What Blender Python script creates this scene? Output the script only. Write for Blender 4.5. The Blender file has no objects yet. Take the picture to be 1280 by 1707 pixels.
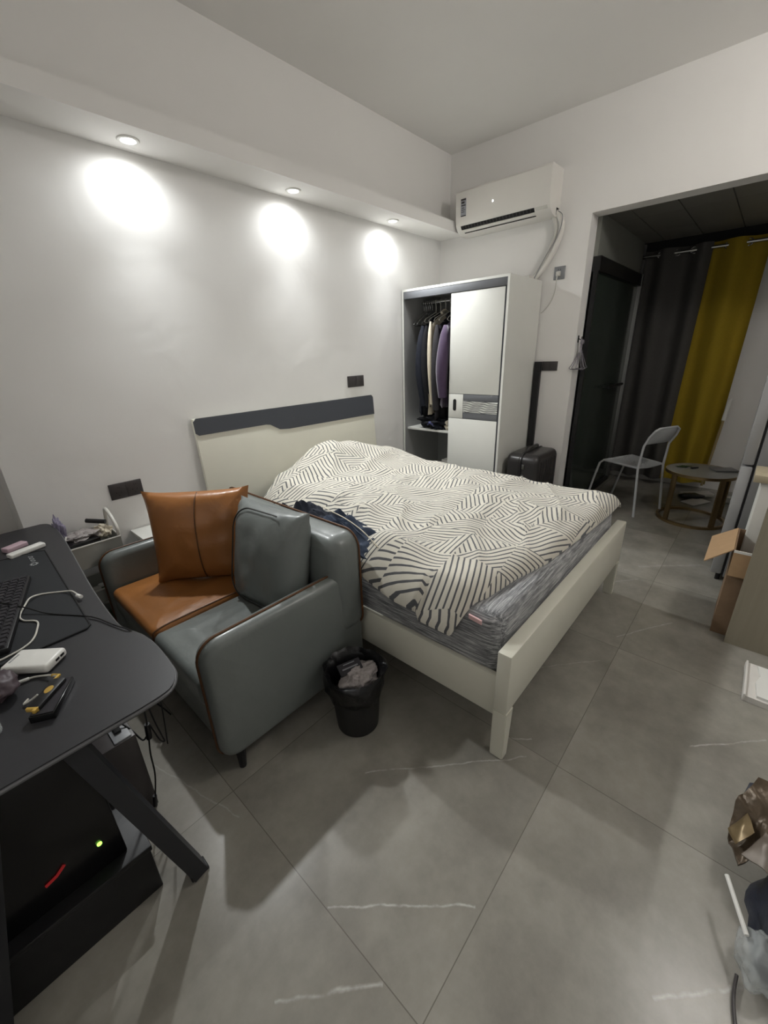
import bpy, bmesh, math, random
from mathutils import Vector, Matrix, noise
random.seed(7)
PI = math.pi
scene = bpy.context.scene
COL = scene.collection

# ---------------------------------------------------------------- camera
cam_d = bpy.data.cameras.new('camera')
cam = bpy.data.objects.new('camera', cam_d)
COL.objects.link(cam)
cam_d.sensor_fit = 'HORIZONTAL'
cam_d.sensor_width = 36.0
cam_d.lens = 36.0 * 680.53 / 1280.0
cam_d.clip_start = 0.02
_y, _p, _r = math.radians(42.4856), math.radians(-21.2854), math.radians(-1.9704)
_f = Vector((math.cos(_p) * math.cos(_y), math.cos(_p) * math.sin(_y), math.sin(_p)))
_rt = Vector((math.sin(_y), -math.cos(_y), 0))
_up = _rt.cross(_f)
_r2 = _rt * math.cos(_r) + _up * math.sin(_r)
_u2 = _up * math.cos(_r) - _rt * math.sin(_r)
m = Matrix((_r2, _u2, -_f)).transposed().to_4x4()
m.translation = Vector((-3.7643, -2.6026, 1.5077))
cam.matrix_world = m
scene.camera = cam

# ---------------------------------------------------------------- world / view / light
w = bpy.data.worlds.new('world')
scene.world = w
w.use_nodes = True
w.node_tree.nodes['Background'].inputs[0].default_value = (0.55, 0.6, 0.7, 1)
w.node_tree.nodes['Background'].inputs[1].default_value = 0.02
scene.view_settings.view_transform = 'Standard'
scene.view_settings.look = 'None'
scene.view_settings.exposure = 0.12
scene.view_settings.gamma = 1.0
scene.view_settings.use_curve_mapping = False
DOWNLIGHT_W = 66.0
DOWNLIGHT_COL = (0.96, 0.985, 0.985)
DOWNLIGHT_TILT = -32.0
DOWNLIGHT_CONE = 110.0
DOWNLIGHT_SPILL_W = 8.5
LEFT_FILL_W = 3.5  # energy of the fill light added at the left wall
FILL_LAMP_L = 82.0      # strength of the added fill globe, out of view


# ---------------------------------------------------------------- helpers: materials
def s2l(c):
    return c / 12.92 if c <= 0.04045 else ((c + 0.055) / 1.055) ** 2.4


def rgb(r, g, b):
    return (s2l(r / 255), s2l(g / 255), s2l(b / 255), 1)


class NT:
    def __init__(s, mt):
        s.t = mt.node_tree
        s.b = s.t.nodes['Principled BSDF']

    def n(s, kind, **kw):
        nd = s.t.nodes.new(kind)
        for k, v in kw.items():
            if k.startswith('i_'):
                nd.inputs[k[2:].replace('_', ' ')].default_value = v
            else:
                setattr(nd, k, v)
        return nd

    def l(s, a, b):
        s.t.links.new(a, b)

    def m(s, op, a, b=None, c=None):
        nd = s.t.nodes.new('ShaderNodeMath')
        nd.operation = op
        for i, v in enumerate((a, b, c)):
            if v is None:
                continue
            if isinstance(v, (int, float)):
                nd.inputs[i].default_value = v
            else:
                s.l(v, nd.inputs[i])
        return nd.outputs[0]

    def mix(s, fac, a, b):
        nd = s.t.nodes.new('ShaderNodeMix')
        nd.data_type = 'RGBA'
        for i, v in ((0, fac), (6, a), (7, b)):
            if isinstance(v, (int, float, tuple)):
                nd.inputs[i].default_value = v
            else:
                s.l(v, nd.inputs[i])
        return nd.outputs[2]

    def noise(s, vec, scale, detail=4, rough=.55, dist=0.0):
        nd = s.t.nodes.new('ShaderNodeTexNoise')
        nd.inputs['Scale'].default_value = scale
        nd.inputs['Detail'].default_value = detail
        nd.inputs['Roughness'].default_value = rough
        nd.inputs['Distortion'].default_value = dist
        if vec is not None:
            s.l(vec, nd.inputs['Vector'])
        return nd.outputs[0]

    def ramp(s, fac, *stops):
        nd = s.t.nodes.new('ShaderNodeValToRGB')
        el = nd.color_ramp.elements
        el[0].position, el[0].color = stops[0]
        el[1].position, el[1].color = stops[-1]
        for p, c in stops[1:-1]:
            e = el.new(p)
            e.color = c
        s.l(fac, nd.inputs[0])
        return nd.outputs[0]

    def bump(s, h, strength=.2, dist=.01):
        nd = s.t.nodes.new('ShaderNodeBump')
        nd.inputs['Strength'].default_value = strength
        nd.inputs['Distance'].default_value = dist
        s.l(h, nd.inputs['Height'])
        s.l(nd.outputs[0], s.b.inputs['Normal'])


def mat(name, col, rough=.5, metal=0.0, var=.06, vs=8, bump=0.0, bs=60, bd=.002, spec=None, alpha=None,
        trans=0.0, ior=1.45, emis=None, sheen=0.0, coat=0.0):
    mt = bpy.data.materials.new(name)
    mt.use_nodes = True
    t = NT(mt)
    b = t.b
    tc = t.n('ShaderNodeTexCoord').outputs['Object']
    nz = t.noise(tc, vs, 5)
    c2 = tuple(min(1, x * (1 - var * 2)) for x in col[:3]) + (1,)
    c3 = tuple(min(1, x * (1 + var)) for x in col[:3]) + (1,)
    t.l(t.mix(nz, c2, c3), b.inputs['Base Color'])
    b.inputs['Roughness'].default_value = rough
    b.inputs['Metallic'].default_value = metal
    b.inputs['IOR'].default_value = ior
    if spec is not None:
        b.inputs['Specular IOR Level'].default_value = spec
    if trans:
        b.inputs['Transmission Weight'].default_value = trans
    if alpha is not None:
        b.inputs['Alpha'].default_value = alpha
    if sheen:
        b.inputs['Sheen Weight'].default_value = sheen
    if coat:
        b.inputs['Coat Weight'].default_value = coat
        b.inputs['Coat Roughness'].default_value = .15
    if emis:
        b.inputs['Emission Color'].default_value = emis[0]
        b.inputs['Emission Strength'].default_value = emis[1]
    if bump:
        t.bump(t.noise(tc, bs, 4), bump, bd)
    return mt


def wall_mat(name, col, bump=.35, scale=2.2):
    mt = mat(name, col, .85, var=.03, vs=1.3)
    t = NT(mt)
    tc = t.n('ShaderNodeTexCoord').outputs['Object']
    a = t.noise(tc, scale, 3, .5, .4)
    c = t.noise(tc, 90, 3)
    h = t.m('ADD', a, t.m('MULTIPLY', c, .02))
    t.bump(h, bump, .03)
    return mt


VEINS = [(-3.39, -1.979, -3.106, -2.302, .0045, .75), (-3.597, -2.024, -3.396, -2.209, .006, .6), (-3.02, -1.78, -2.557, -2.224, .004, .55),
         (-2.10, -2.69, -1.869, -2.924, .005, .5), (-1.55, -2.29, -1.219, -2.50, .005, .5), (-2.98, -2.73, -2.787, -2.91, .006, .5),
         (-.98, -2.08, -.80, -2.24, .006, .6), (-2.12, -2.0, -1.80, -2.28, .003, .4), (-2.47, -2.20, -2.53, -2.12, .004, .6),
         (-3.55, -1.10, -3.43, -1.55, .004, .35), (-.60, -2.20, -.30, -2.55, .02, .25), (-3.28, -2.5, -3.05, -2.75, .004, .4)]


def floor_mat():
    mt = bpy.data.materials.new('marble_tile_floor')
    mt.use_nodes = True
    t = NT(mt)
    tc = t.n('ShaderNodeTexCoord').outputs['Object']
    sp = t.n('ShaderNodeSeparateXYZ')
    t.l(tc, sp.inputs[0])
    x, y = sp.outputs[0], sp.outputs[1]
    P = .874
    fx = t.m('DIVIDE', t.m('ADD', x, 3.394 + 10 * P), P)
    fy = t.m('DIVIDE', t.m('ADD', y, 2.325 + 10 * P), P)
    cx, cy = t.m('FRACT', fx), t.m('FRACT', fy)
    ex = t.m('MINIMUM', cx, t.m('SUBTRACT', 1.0, cx))
    ey = t.m('MINIMUM', cy, t.m('SUBTRACT', 1.0, cy))
    e = t.m('MINIMUM', ex, ey)
    grout = t.m('LESS_THAN', e, .0016)
    # per tile offset so the veins break at the joints
    cid = t.m('ADD', t.m('MULTIPLY', t.m('FLOOR', fx), 7.31), t.m('MULTIPLY', t.m('FLOOR', fy), 3.77))
    cmb = t.n('ShaderNodeCombineXYZ')
    t.l(x, cmb.inputs[0])
    t.l(y, cmb.inputs[1])
    t.l(cid, cmb.inputs[2])
    v = cmb.outputs[0]
    base = t.m('MULTIPLY', t.m('SUBTRACT', t.noise(v, 2.4, 8, .66), .3), 2.4)
    base = t.m('MINIMUM', t.m('MAXIMUM', base, 0.0), 1.0)
    fine = t.noise(v, 17, 6, .65)
    c = t.mix(base, rgb(122, 118, 109), rgb(170, 166, 156))
    c = t.mix(t.m('MULTIPLY', fine, .45), c, rgb(120, 117, 112))
    # white veins, each a thin wandering line inside one tile
    nx = t.m('MULTIPLY', t.m('SUBTRACT', t.noise(v, 9, 4, .6), .5), .035)
    ny = t.m('MULTIPLY', t.m('SUBTRACT', t.noise(v, 7, 4, .6, .5), .5), .035)
    px, py = t.m('ADD', x, nx), t.m('ADD', y, ny)
    brk = t.noise(v, 23, 3, .6)
    tot = None
    for x0, y0, x1, y1, wd, st in VEINS:
        dx, dy = x1 - x0, y1 - y0
        L2 = dx * dx + dy * dy
        ax, ay = t.m('SUBTRACT', px, x0), t.m('SUBTRACT', py, y0)
        u = t.m('DIVIDE', t.m('ADD', t.m('MULTIPLY', ax, dx), t.m('MULTIPLY', ay, dy)), L2)
        cr = t.m('ABSOLUTE', t.m('DIVIDE', t.m('SUBTRACT', t.m('MULTIPLY', ax, dy), t.m('MULTIPLY', ay, dx)), math.sqrt(L2)))
        ins = t.m('MULTIPLY', t.m('GREATER_THAN', u, 0.0), t.m('LESS_THAN', u, 1.0))
        ln = t.m('MAXIMUM', t.m('SUBTRACT', 1.0, t.m('DIVIDE', cr, wd)), 0.0)
        ln = t.m('MULTIPLY', t.m('MULTIPLY', ln, ins), st)
        tot = ln if tot is None else t.m('MAXIMUM', tot, ln)
    tot = t.m('MULTIPLY', tot, t.m('MAXIMUM', t.m('MULTIPLY', t.m('SUBTRACT', brk, .28), 2.6), .1))
    c = t.mix(t.m('MINIMUM', tot, 1.0), c, rgb(214, 212, 206))
    c = t.mix(t.m('MULTIPLY', grout, .7), c, rgb(92, 86, 78))
    t.l(c, t.b.inputs['Base Color'])
    t.b.inputs['Roughness'].default_value = .27
    t.b.inputs['Specular IOR Level'].default_value = .5
    return mt


def duvet_mat():
    """off-white cotton, patches of grey stripes that change direction from patch to patch"""
    mt = bpy.data.materials.new('striped_patchwork_cotton')
    mt.use_nodes = True
    t = NT(mt)
    uv = t.n('ShaderNodeUVMap').outputs[0]
    sp = t.n('ShaderNodeSeparateXYZ')
    t.l(uv, sp.inputs[0])
    u0, v0 = sp.outputs[0], sp.outputs[1]
    S = .25
    # skewed cells
    u = t.m('DIVIDE', t.m('ADD', t.m('ADD', u0, t.m('MULTIPLY', v0, .22)), 5), S)
    v = t.m('DIVIDE', t.m('ADD', t.m('SUBTRACT', v0, t.m('MULTIPLY', u0, .16)), 5), S * .86)
    iu, iv = t.m('FLOOR', u), t.m('FLOOR', v)
    fu, fv = t.m('FRACT', u), t.m('FRACT', v)

    def rnd(k):
        cb = t.n('ShaderNodeCombineXYZ')
        t.l(iu, cb.inputs[0])
        t.l(iv, cb.inputs[1])
        cb.inputs[2].default_value = k
        wn = t.n('ShaderNodeTexWhiteNoise', noise_dimensions='3D')
        t.l(cb.outputs[0], wn.inputs[0])
        return wn.outputs[0]
    # some cells are cut along the diagonal
    dia = t.m('MULTIPLY', t.m('GREATER_THAN', t.m('ADD', fu, fv), 1.0), t.m('GREATER_THAN', rnd(3.0), .35))
    a = t.m('FLOOR', t.m('MULTIPLY', rnd(1.0), 5.2))
    a = t.m('ADD', a, t.m('MULTIPLY', dia, t.m('ADD', 1.0, t.m('FLOOR', t.m('MULTIPLY', rnd(2.0), 2.99)))))
    ang = t.m('ADD', t.m('MULTIPLY', a, PI / 5.2), t.m('MULTIPLY', rnd(5.0), .5))
    pr = t.m('ADD', t.m('MULTIPLY', u0, t.m('COSINE', ang)), t.m('MULTIPLY', v0, t.m('SINE', ang)))
    wob = t.m('MULTIPLY', t.noise(uv, 9, 2), .006)
    ph = t.m('MULTIPLY', t.m('ADD', rnd(7.0), dia), .37)
    st = t.m('FRACT', t.m('ADD', t.m('DIVIDE', t.m('ADD', t.m('ADD', pr, wob), 9), .0245), ph))
    line = t.m('LESS_THAN', st, .30)
    c = t.mix(line, rgb(206, 201, 188), rgb(82, 83, 86))
    t.l(c, t.b.inputs['Base Color'])
    t.b.inputs['Roughness'].default_value = .9
    t.b.inputs['Sheen Weight'].default_value = .15
    t.bump(t.noise(uv, 28, 4), .35, .01)
    return mt


def heather_mat():
    mt = bpy.data.materials.new('heather_grey_sheet')
    mt.use_nodes = True
    t = NT(mt)
    tc = t.n('ShaderNodeTexCoord').outputs['Object']
    mp = t.n('ShaderNodeMapping')
    mp.inputs['Scale'].default_value = (9, 170, 120)
    t.l(tc, mp.inputs[0])
    mp2 = t.n('ShaderNodeMapping')
    mp2.inputs['Scale'].default_value = (60, 9, 170)
    t.l(tc, mp2.inputs[0])
    geo = t.n('ShaderNodeNewGeometry')
    sn = t.n('ShaderNodeSeparateXYZ')
    t.l(geo.outputs['Normal'], sn.inputs[0])
    side = t.m('GREATER_THAN', t.m('ABSOLUTE', sn.outputs[0]), .6)
    na, nb = t.noise(mp.outputs[0], 1.0, 4, .7), t.noise(mp2.outputs[0], 1.0, 4, .7)
    n1 = t.m('ADD', t.m('MULTIPLY', nb, side), t.m('MULTIPLY', na, t.m('SUBTRACT', 1.0, side)))
    c = t.ramp(n1, (.34, rgb(74, 75, 78)), (.5, rgb(132, 133, 135)), (.66, rgb(196, 196, 196)))
    t.l(c, t.b.inputs['Base Color'])
    t.b.inputs['Roughness'].default_value = .8
    t.b.inputs['Sheen Weight'].default_value = .3
    t.bump(n1, .25, .003)
    return mt


def leather(name, col, wr=.4):
    mt = mat(name, col, .38, var=.10, vs=5, coat=.12)
    t = NT(mt)
    tc = t.n('ShaderNodeTexCoord').outputs['Object']
    h = t.m('ADD', t.m('MULTIPLY', t.noise(tc, 260, 2), .03), t.noise(tc, 6.5, 3, .5, .8))
    t.bump(h, wr, .012)
    return mt


def wood_mat(name, c1, c2):
    mt = bpy.data.materials.new(name)
    mt.use_nodes = True
    t = NT(mt)
    tc = t.n('ShaderNodeTexCoord').outputs['Object']
    mp = t.n('ShaderNodeMapping')
    mp.inputs['Scale'].default_value = (40, 40, 2.2)
    t.l(tc, mp.inputs[0])
    n1 = t.noise(mp.outputs[0], 1.0, 5, .6, .4)
    t.l(t.mix(n1, c1, c2), t.b.inputs['Base Color'])
    t.b.inputs['Roughness'].default_value = .6
    return mt


M = {}
M['wall'] = wall_mat('painted_plaster', rgb(237, 236, 234))
M['wall_b'] = wall_mat('painted_plaster_smooth', rgb(238, 236, 233), .12)
M['ceil'] = wall_mat('ceiling_paint', rgb(238, 236, 233), .08)
M['floor'] = floor_mat()
M['duvet'] = duvet_mat()
M['sheet'] = heather_mat()
M['bedwhite'] = mat('ivory_painted_wood', rgb(216, 214, 200), .42, var=.02)
M['warwhite'] = mat('white_laminate', rgb(222, 222, 216), .4, var=.02)
M['warin'] = mat('grey_wardrobe_lining', rgb(152, 153, 153), .6, var=.03)
M['slate'] = mat('slate_grey_laminate', rgb(70, 73, 80), .5, var=.04)
M['midgrey'] = mat('mid_grey_laminate', rgb(106, 108, 112), .55, var=.04)
M['black'] = mat('black_plastic', rgb(22, 22, 24), .45, var=.1)
M['blackg'] = mat('gloss_black', rgb(14, 14, 16), .22, var=.1)
M['deskm'] = mat('black_carbon_laminate', rgb(48, 48, 51), .42, var=.08, vs=120, bump=.15, bs=400, bd=.0006)
M['deskedge'] = mat('desk_edge_band', rgb(92, 92, 94), .4, var=.05)
M['deskleg'] = mat('powder_coated_steel_black', rgb(34, 35, 39), .5, var=.05)
M['padm'] = mat('mouse_pad_cloth', rgb(36, 38, 41), .85, var=.08, vs=300)
M['padedge'] = mat('stitched_black_edge', rgb(12, 12, 13), .8)
M['whitep'] = mat('white_plastic', rgb(228, 227, 222), .35, var=.01)
M['offp'] = mat('aged_white_plastic', rgb(205, 203, 196), .4, var=.03)
M['lgl'] = leather('grey_leather', rgb(112, 117, 115), .28)
M['tan'] = leather('tan_leather', rgb(154, 101, 53), .42)
M['pipe'] = mat('brown_piping', rgb(88, 56, 30), .5)
M['darkseam'] = mat('dark_piping', rgb(44, 44, 42), .5)
M['ac'] = mat('ac_white', rgb(226, 223, 217), .35, var=.01)
M['dark'] = mat('dark_recess', rgb(18, 18, 19), .8)
M['plate'] = mat('dark_grey_switch_plate', rgb(66, 62, 62), .4, var=.08)
M['plate2'] = mat('grey_switch_plate', rgb(140, 142, 145), .4, var=.04)
M['chrome'] = mat('chrome', rgb(190, 190, 190), .22, 1.0, var=.02)
M['alu'] = mat('brushed_aluminium', rgb(150, 150, 148), .4, 1.0, var=.05)
M['gold'] = mat('brass_tube', rgb(150, 128, 92), .35, .9, var=.08)
M['goldp'] = mat('gold_plastic', rgb(206, 170, 84), .35, .35, var=.05)
M['case'] = mat('graphite_case', rgb(64, 62, 62), .3, .25, var=.06)
M['cgrey'] = mat('charcoal_curtain_cloth', rgb(78, 76, 74), .9, var=.08, vs=60, bump=.2, bs=500)
M['cyel'] = mat('mustard_curtain_cloth', rgb(156, 132, 30), .9, var=.08, vs=60, bump=.2, bs=500)
M['frameblk'] = mat('black_door_frame', rgb(24, 24, 25), .4)
M['glass'] = mat('smoked_glass', rgb(64, 72, 66), .12, trans=.35, var=.01, ior=1.3)
M['card'] = mat('cardboard', rgb(166, 136, 102), .85, var=.08, vs=30)
M['cardd'] = mat('worn_cardboard', rgb(134, 110, 86), .85, var=.12, vs=12)
M['oak'] = wood_mat('pale_oak_veneer', rgb(150, 142, 124), rgb(128, 120, 104))
M['oaktop'] = wood_mat('pale_oak_top', rgb(176, 164, 138), rgb(156, 146, 122))
M['navy'] = mat('navy_cloth', rgb(28, 32, 44), .9, var=.15, vs=30, bump=.3, bs=200)
M['denim'] = mat('dark_denim', rgb(52, 62, 80), .9, var=.2, vs=60, bump=.3, bs=300)
M['char'] = mat('charcoal_cloth', rgb(48, 46, 50), .9, var=.12, vs=30, bump=.3, bs=200)
M['cream'] = mat('cream_knit', rgb(214, 204, 184), .9, var=.06, vs=40, bump=.4, bs=150)
M['purple'] = mat('purple_fleece', rgb(74, 57, 84), .95, var=.1, vs=30, bump=.4, bs=180, sheen=.4)
M['blackcl'] = mat('black_cloth', rgb(20, 21, 27), .95, var=.15)
M['bin'] = mat('black_bin_bag', rgb(14, 14, 17), .38, var=.2, bump=.5, bs=25, bd=.01)
M['clearbag'] = mat('crumpled_clear_plastic', rgb(178, 170, 168), .3, alpha=.8, var=.15, vs=40, bump=.8, bs=60, bd=.01)
M['clear'] = mat('clear_plastic', rgb(205, 210, 210), .15, alpha=.4, var=.02)
M['frost'] = mat('translucent_basket', rgb(176, 176, 170), .4, alpha=.85, var=.03)
M['lilac'] = mat('lilac_film', rgb(150, 144, 166), .35, var=.15, vs=30, bump=.5, bs=60)
M['pink'] = mat('pale_pink_plastic', rgb(196, 170, 180), .45)
M['pinktag'] = mat('pink_label', rgb(236, 196, 196), .7)
M['green'] = mat('olive_green_pack', rgb(70, 88, 52), .6)
M['chairw'] = mat('white_painted_steel', rgb(188, 190, 192), .45)
M['tabletop'] = mat('grey_glass_top', rgb(158, 158, 154), .22, var=.04)
M['fridge'] = mat('silver_fridge_side', rgb(138, 138, 138), .4, .35, var=.05)
M['fridged'] = mat('silver_fridge_door', rgb(165, 165, 165), .35, .35, var=.04)
M['ctile'] = mat('corridor_ceiling_panel', rgb(124, 122, 116), .5, var=.1, vs=3)
M['paper'] = mat('white_paper', rgb(212, 208, 202), .85, var=.04)
M['led'] = mat('green_led', rgb(60, 120, 40), .4, emis=((.4, 1, .12, 1), 2.2))
M['redled'] = mat('red_led', rgb(120, 16, 20), .4, emis=((1, .05, .05, 1), .10))
M['acled'] = mat('white_led', rgb(240, 240, 240), .4, emis=((1, 1, 1, 1), 4.0))
M['lens'] = mat('lit_lamp_lens', rgb(255, 250, 240), .4, emis=((1, .97, .92, 1), 14.0))
M['globe'] = mat('fill_globe_glass', rgb(240, 236, 228), .3, emis=((1, .97, .93, 1), FILL_LAMP_L))  # glowing surface of the added fill lamp
M['bagn'] = mat('dark_paper_bag', rgb(34, 38, 52), .35, var=.2, bump=.4, bs=15, bd=.01)
M['bagb'] = mat('brown_foil_bag', rgb(92, 78, 62), .35, .3, var=.3, vs=14, bump=.5, bs=20, bd=.01)
M['bagg'] = mat('gold_foil_lining', rgb(130, 112, 82), .35, .4, var=.2)
M['mopw'] = mat('bamboo_handle', rgb(150, 132, 92), .6)
M['yprint'] = mat('grey_print', rgb(120, 120, 124), .7)
M['whiteprint'] = mat('white_print', rgb(170, 172, 172), .7)
M['stripe'] = mat('black_ink_line', rgb(40, 42, 46), .6)
M['cablew'] = mat('white_cable', rgb(206, 203, 194), .5)
M['cableb'] = mat('black_cable', rgb(14, 14, 15), .5)


# ---------------------------------------------------------------- helpers: geometry (world coordinates)
def V(*a):
    return Vector(a)


def box(bm, x0, x1, y0, y1, z0, z1, bev=0.0, seg=2):
    t = bmesh.new()
    bmesh.ops.create_cube(t, size=1)
    for v in t.verts:
        v.co = Vector(((x0 + x1) / 2 + v.co.x * (x1 - x0), (y0 + y1) / 2 + v.co.y * (y1 - y0),
                       (z0 + z1) / 2 + v.co.z * (z1 - z0)))
    if bev:
        bmesh.ops.bevel(t, geom=t.edges[:], offset=bev, segments=seg, affect='EDGES', profile=.5)
    join(bm, t)
    return bm


def join(bm, t, mtx=None):
    if mtx is not None:
        bmesh.ops.transform(t, matrix=mtx, verts=t.verts)
    me = bpy.data.meshes.new('tmp')
    t.to_mesh(me)
    t.free()
    bm.from_mesh(me)
    bpy.data.meshes.remove(me)
    return bm


def rbm(fn, *a, **k):
    bm = bmesh.new()
    fn(bm, *a, **k)
    return bm


def B(*a, **k):
    return rbm(box, *a, **k)


def obox(bm, c, ex, ey, ez, sx, sy, sz, bev=0.0, seg=2):
    """box centred on c with axes ex, ey, ez"""
    t = bmesh.new()
    box(t, -sx / 2, sx / 2, -sy / 2, sy / 2, -sz / 2, sz / 2, bev, seg)
    mt = Matrix((Vector(ex).normalized(), Vector(ey).normalized(), Vector(ez).normalized())).transposed().to_4x4()
    mt.translation = Vector(c)
    return join(bm, t, mt)


def smooth_path(pts, n=6):
    pts = [Vector(p) for p in pts]
    out = []
    for i in range(len(pts) - 1):
        p0 = pts[max(i - 1, 0)]
        p1, p2 = pts[i], pts[i + 1]
        p3 = pts[min(i + 2, len(pts) - 1)]
        for k in range(n):
            t = k / n
            out.append(.5 * ((2 * p1) + (p2 - p0) * t + (2 * p0 - 5 * p1 + 4 * p2 - p3) * t * t +
                             (3 * p1 - p0 - 3 * p2 + p3) * t ** 3))
    out.append(pts[-1])
    return out


def tube(bm, pts, r, seg=8, closed=False, smooth=0, flat=None):
    """swept tube; r number or list; flat=(a,b) makes an a x b rectangular-ish section"""
    pts = [Vector(p) for p in pts]
    if smooth:
        pts = smooth_path(pts, smooth)
    n = len(pts)
    rs = r if isinstance(r, (list, tuple)) else [r] * n
    if len(rs) != n:
        rs = [rs[0] + (rs[-1] - rs[0]) * i / (n - 1) for i in range(n)]
    rings = []
    up = None
    for i, p in enumerate(pts):
        if closed:
            d = pts[(i + 1) % n] - pts[i - 1]
        else:
            d = pts[min(i + 1, n - 1)] - pts[max(i - 1, 0)]
        if d.length < 1e-9:
            d = Vector((0, 0, 1))
        d.normalize()
        if up is None:
            up = Vector((0, 0, 1)) if abs(d.z) < .9 else Vector((1, 0, 0))
        a = d.cross(up)
        if a.length < 1e-6:
            a = d.cross(Vector((0, 1, 0)))
        a.normalize()
        up = a.cross(d).normalized()
        ring = []
        for k in range(seg):
            th = 2 * PI * (k + .5) / seg
            cx, cy = math.cos(th), math.sin(th)
            if flat:
                ring.append(bm.verts.new(p + a * cx * flat[0] * .7071 + up * cy * flat[1] * .7071))
            else:
                ring.append(bm.verts.new(p + (a * cx + up * cy) * rs[i]))
        rings.append(ring)
    for i in range(n if closed else n - 1):
        r0, r1 = rings[i], rings[(i + 1) % n]
        for k in range(seg):
            bm.faces.new((r0[k], r0[(k + 1) % seg], r1[(k + 1) % seg], r1[k]))
    if not closed:
        bm.faces.new(rings[0][::-1])
        bm.faces.new(rings[-1])
    return bm


def T(*a, **k):
    return rbm(tube, *a, **k)


def lathe(bm, c, prof, seg=32, wob=None):
    """prof: list of (r,z) relative to c"""
    rings = []
    for j, (r, z) in enumerate(prof):
        ring = []
        for k in range(seg):
            th = 2 * PI * k / seg
            rr = r * (1 + (wob(th, j) if wob else 0))
            ring.append(bm.verts.new((c[0] + rr * math.cos(th), c[1] + rr * math.sin(th), c[2] + z)))
        rings.append(ring)
    for a, b in zip(rings, rings[1:]):
        for k in range(seg):
            bm.faces.new((a[k], a[(k + 1) % seg], b[(k + 1) % seg], b[k]))
    if prof[0][0] > 1e-4:
        bm.faces.new(rings[0][::-1])
    if prof[-1][0] > 1e-4:
        bm.faces.new(rings[-1])
    return bm


def rrect(w, h, r, n=6):
    """rounded rectangle outline centred at 0"""
    r = max(min(r, w / 2 - 1e-4, h / 2 - 1e-4), 1e-4)
    pts = []
    for cx, cy, a0 in ((w / 2 - r, h / 2 - r, 0), (-w / 2 + r, h / 2 - r, PI / 2), (-w / 2 + r, -h / 2 + r, PI),
                       (w / 2 - r, -h / 2 + r, 1.5 * PI)):
        for k in range(n + 1):
            a = a0 + PI / 2 * k / n
            pts.append((cx + r * math.cos(a), cy + r * math.sin(a)))
    return pts


def frame(o, eu, ev):
    eu, ev = Vector(eu).normalized(), Vector(ev).normalized()
    en = eu.cross(ev).normalized()
    mt = Matrix((eu, ev, en)).transposed().to_4x4()
    mt.translation = Vector(o)
    return mt


def puffy(bm, mt, w, h, T_, r, R, bulge=0.0, both=True, dn=None, cn=6, en=5, brs=5):
    """soft slab w x h x T_ centred at mt, corner radius r, edge radius R, optional bulge in the middle"""
    t = bmesh.new()
    R = min(R, T_ / 2)
    levels = []            # (inset, height)
    for k in range(en + 1):
        a = PI / 2 * k / en
        levels.append((R * (1 - math.sin(a)), T_ / 2 - R + R * math.cos(a) if T_ / 2 > R else R * math.cos(a)))
    # from outermost (a=pi/2) to innermost
    up = []
    for k in range(en + 1):
        a = PI / 2 * k / en
        up.append((R * (1 - math.cos(a)), T_ / 2 - R + R * math.sin(a)))
    if bulge:
        mx = min(w, h) / 2 - R
        for k in range(1, brs + 1):
            f = k / (brs + 1)
            up.append((R + mx * f * .96, T_ / 2 + bulge * math.sin(f * PI / 2)))

    def ring(ins, z):
        return [t.verts.new((x, y, z)) for x, y in rrect(w - 2 * ins, h - 2 * ins, max(r - ins, .003), cn)]
    top = [ring(i, z) for i, z in up]
    bot = [ring(i, -z) for i, z in up] if both else [ring(i, -(T_ / 2 if k else T_ / 2 - 0)) for k, (i, z) in enumerate(up[:1])]
    n = len(top[0])
    for a, b in zip(top, top[1:]):
        for k in range(n):
            t.faces.new((a[k], a[(k + 1) % n], b[(k + 1) % n], b[k]))
    t.faces.new(top[-1])
    a, b = bot[0], top[0]
    for k in range(n):
        t.faces.new((a[k], a[(k + 1) % n], b[(k + 1) % n], b[k]))
    for a, b in zip(bot, bot[1:]):
        for k in range(n):
            t.faces.new((b[k], b[(k + 1) % n], a[(k + 1) % n], a[k]))
    t.faces.new(bot[-1][::-1])
    if dn:
        for v in t.verts:
            v.co = dn(v.co.copy())
    return join(bm, t, mt)


def cushion(bm, mt, w, h, T_, n=20, pinch=.05, wr=.006, seed=0, ears=.02):
    """stuffed pillow with pinched sides and dog ears"""
    t = bmesh.new()

    def pos(i, j, s):
        u, v = -1 + 2 * i / n, -1 + 2 * j / n
        x, y = u * w / 2, v * h / 2
        x *= 1 - pinch * (1 - v * v)
        y *= 1 - pinch * (1 - u * u)
        e = (abs(u) * abs(v)) ** 6
        x *= 1 + ears * e / (w / 2)
        y *= 1 + ears * e / (h / 2)
        z = T_ / 2 * ((1 - abs(u) ** 2.6) * (1 - abs(v) ** 2.6)) ** .52
        nz = noise.noise(Vector((u * 2.2 + seed, v * 2.2, s))) * wr * (1 - max(abs(u), abs(v)) ** 4) * 3
        # creases running in from the corners
        cr = math.sin((u - v) * 22 + seed) * wr * (abs(u * v)) ** 1.5
        return Vector((x, y, s * (z + nz + cr) if z > 1e-5 else 0))
    g = {}
    for s in (1, -1):
        for i in range(n + 1):
            for j in range(n + 1):
                edge = i in (0, n) or j in (0, n)
                if s == -1 and edge:
                    g[s, i, j] = g[1, i, j]
                else:
                    g[s, i, j] = t.verts.new(pos(i, j, s))
    for s in (1, -1):
        for i in range(n):
            for j in range(n):
                q = [g[s, i, j], g[s, i + 1, j], g[s, i + 1, j + 1], g[s, i, j + 1]]
                t.faces.new(q if s == 1 else q[::-1])
    return join(bm, t, mt)


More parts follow.
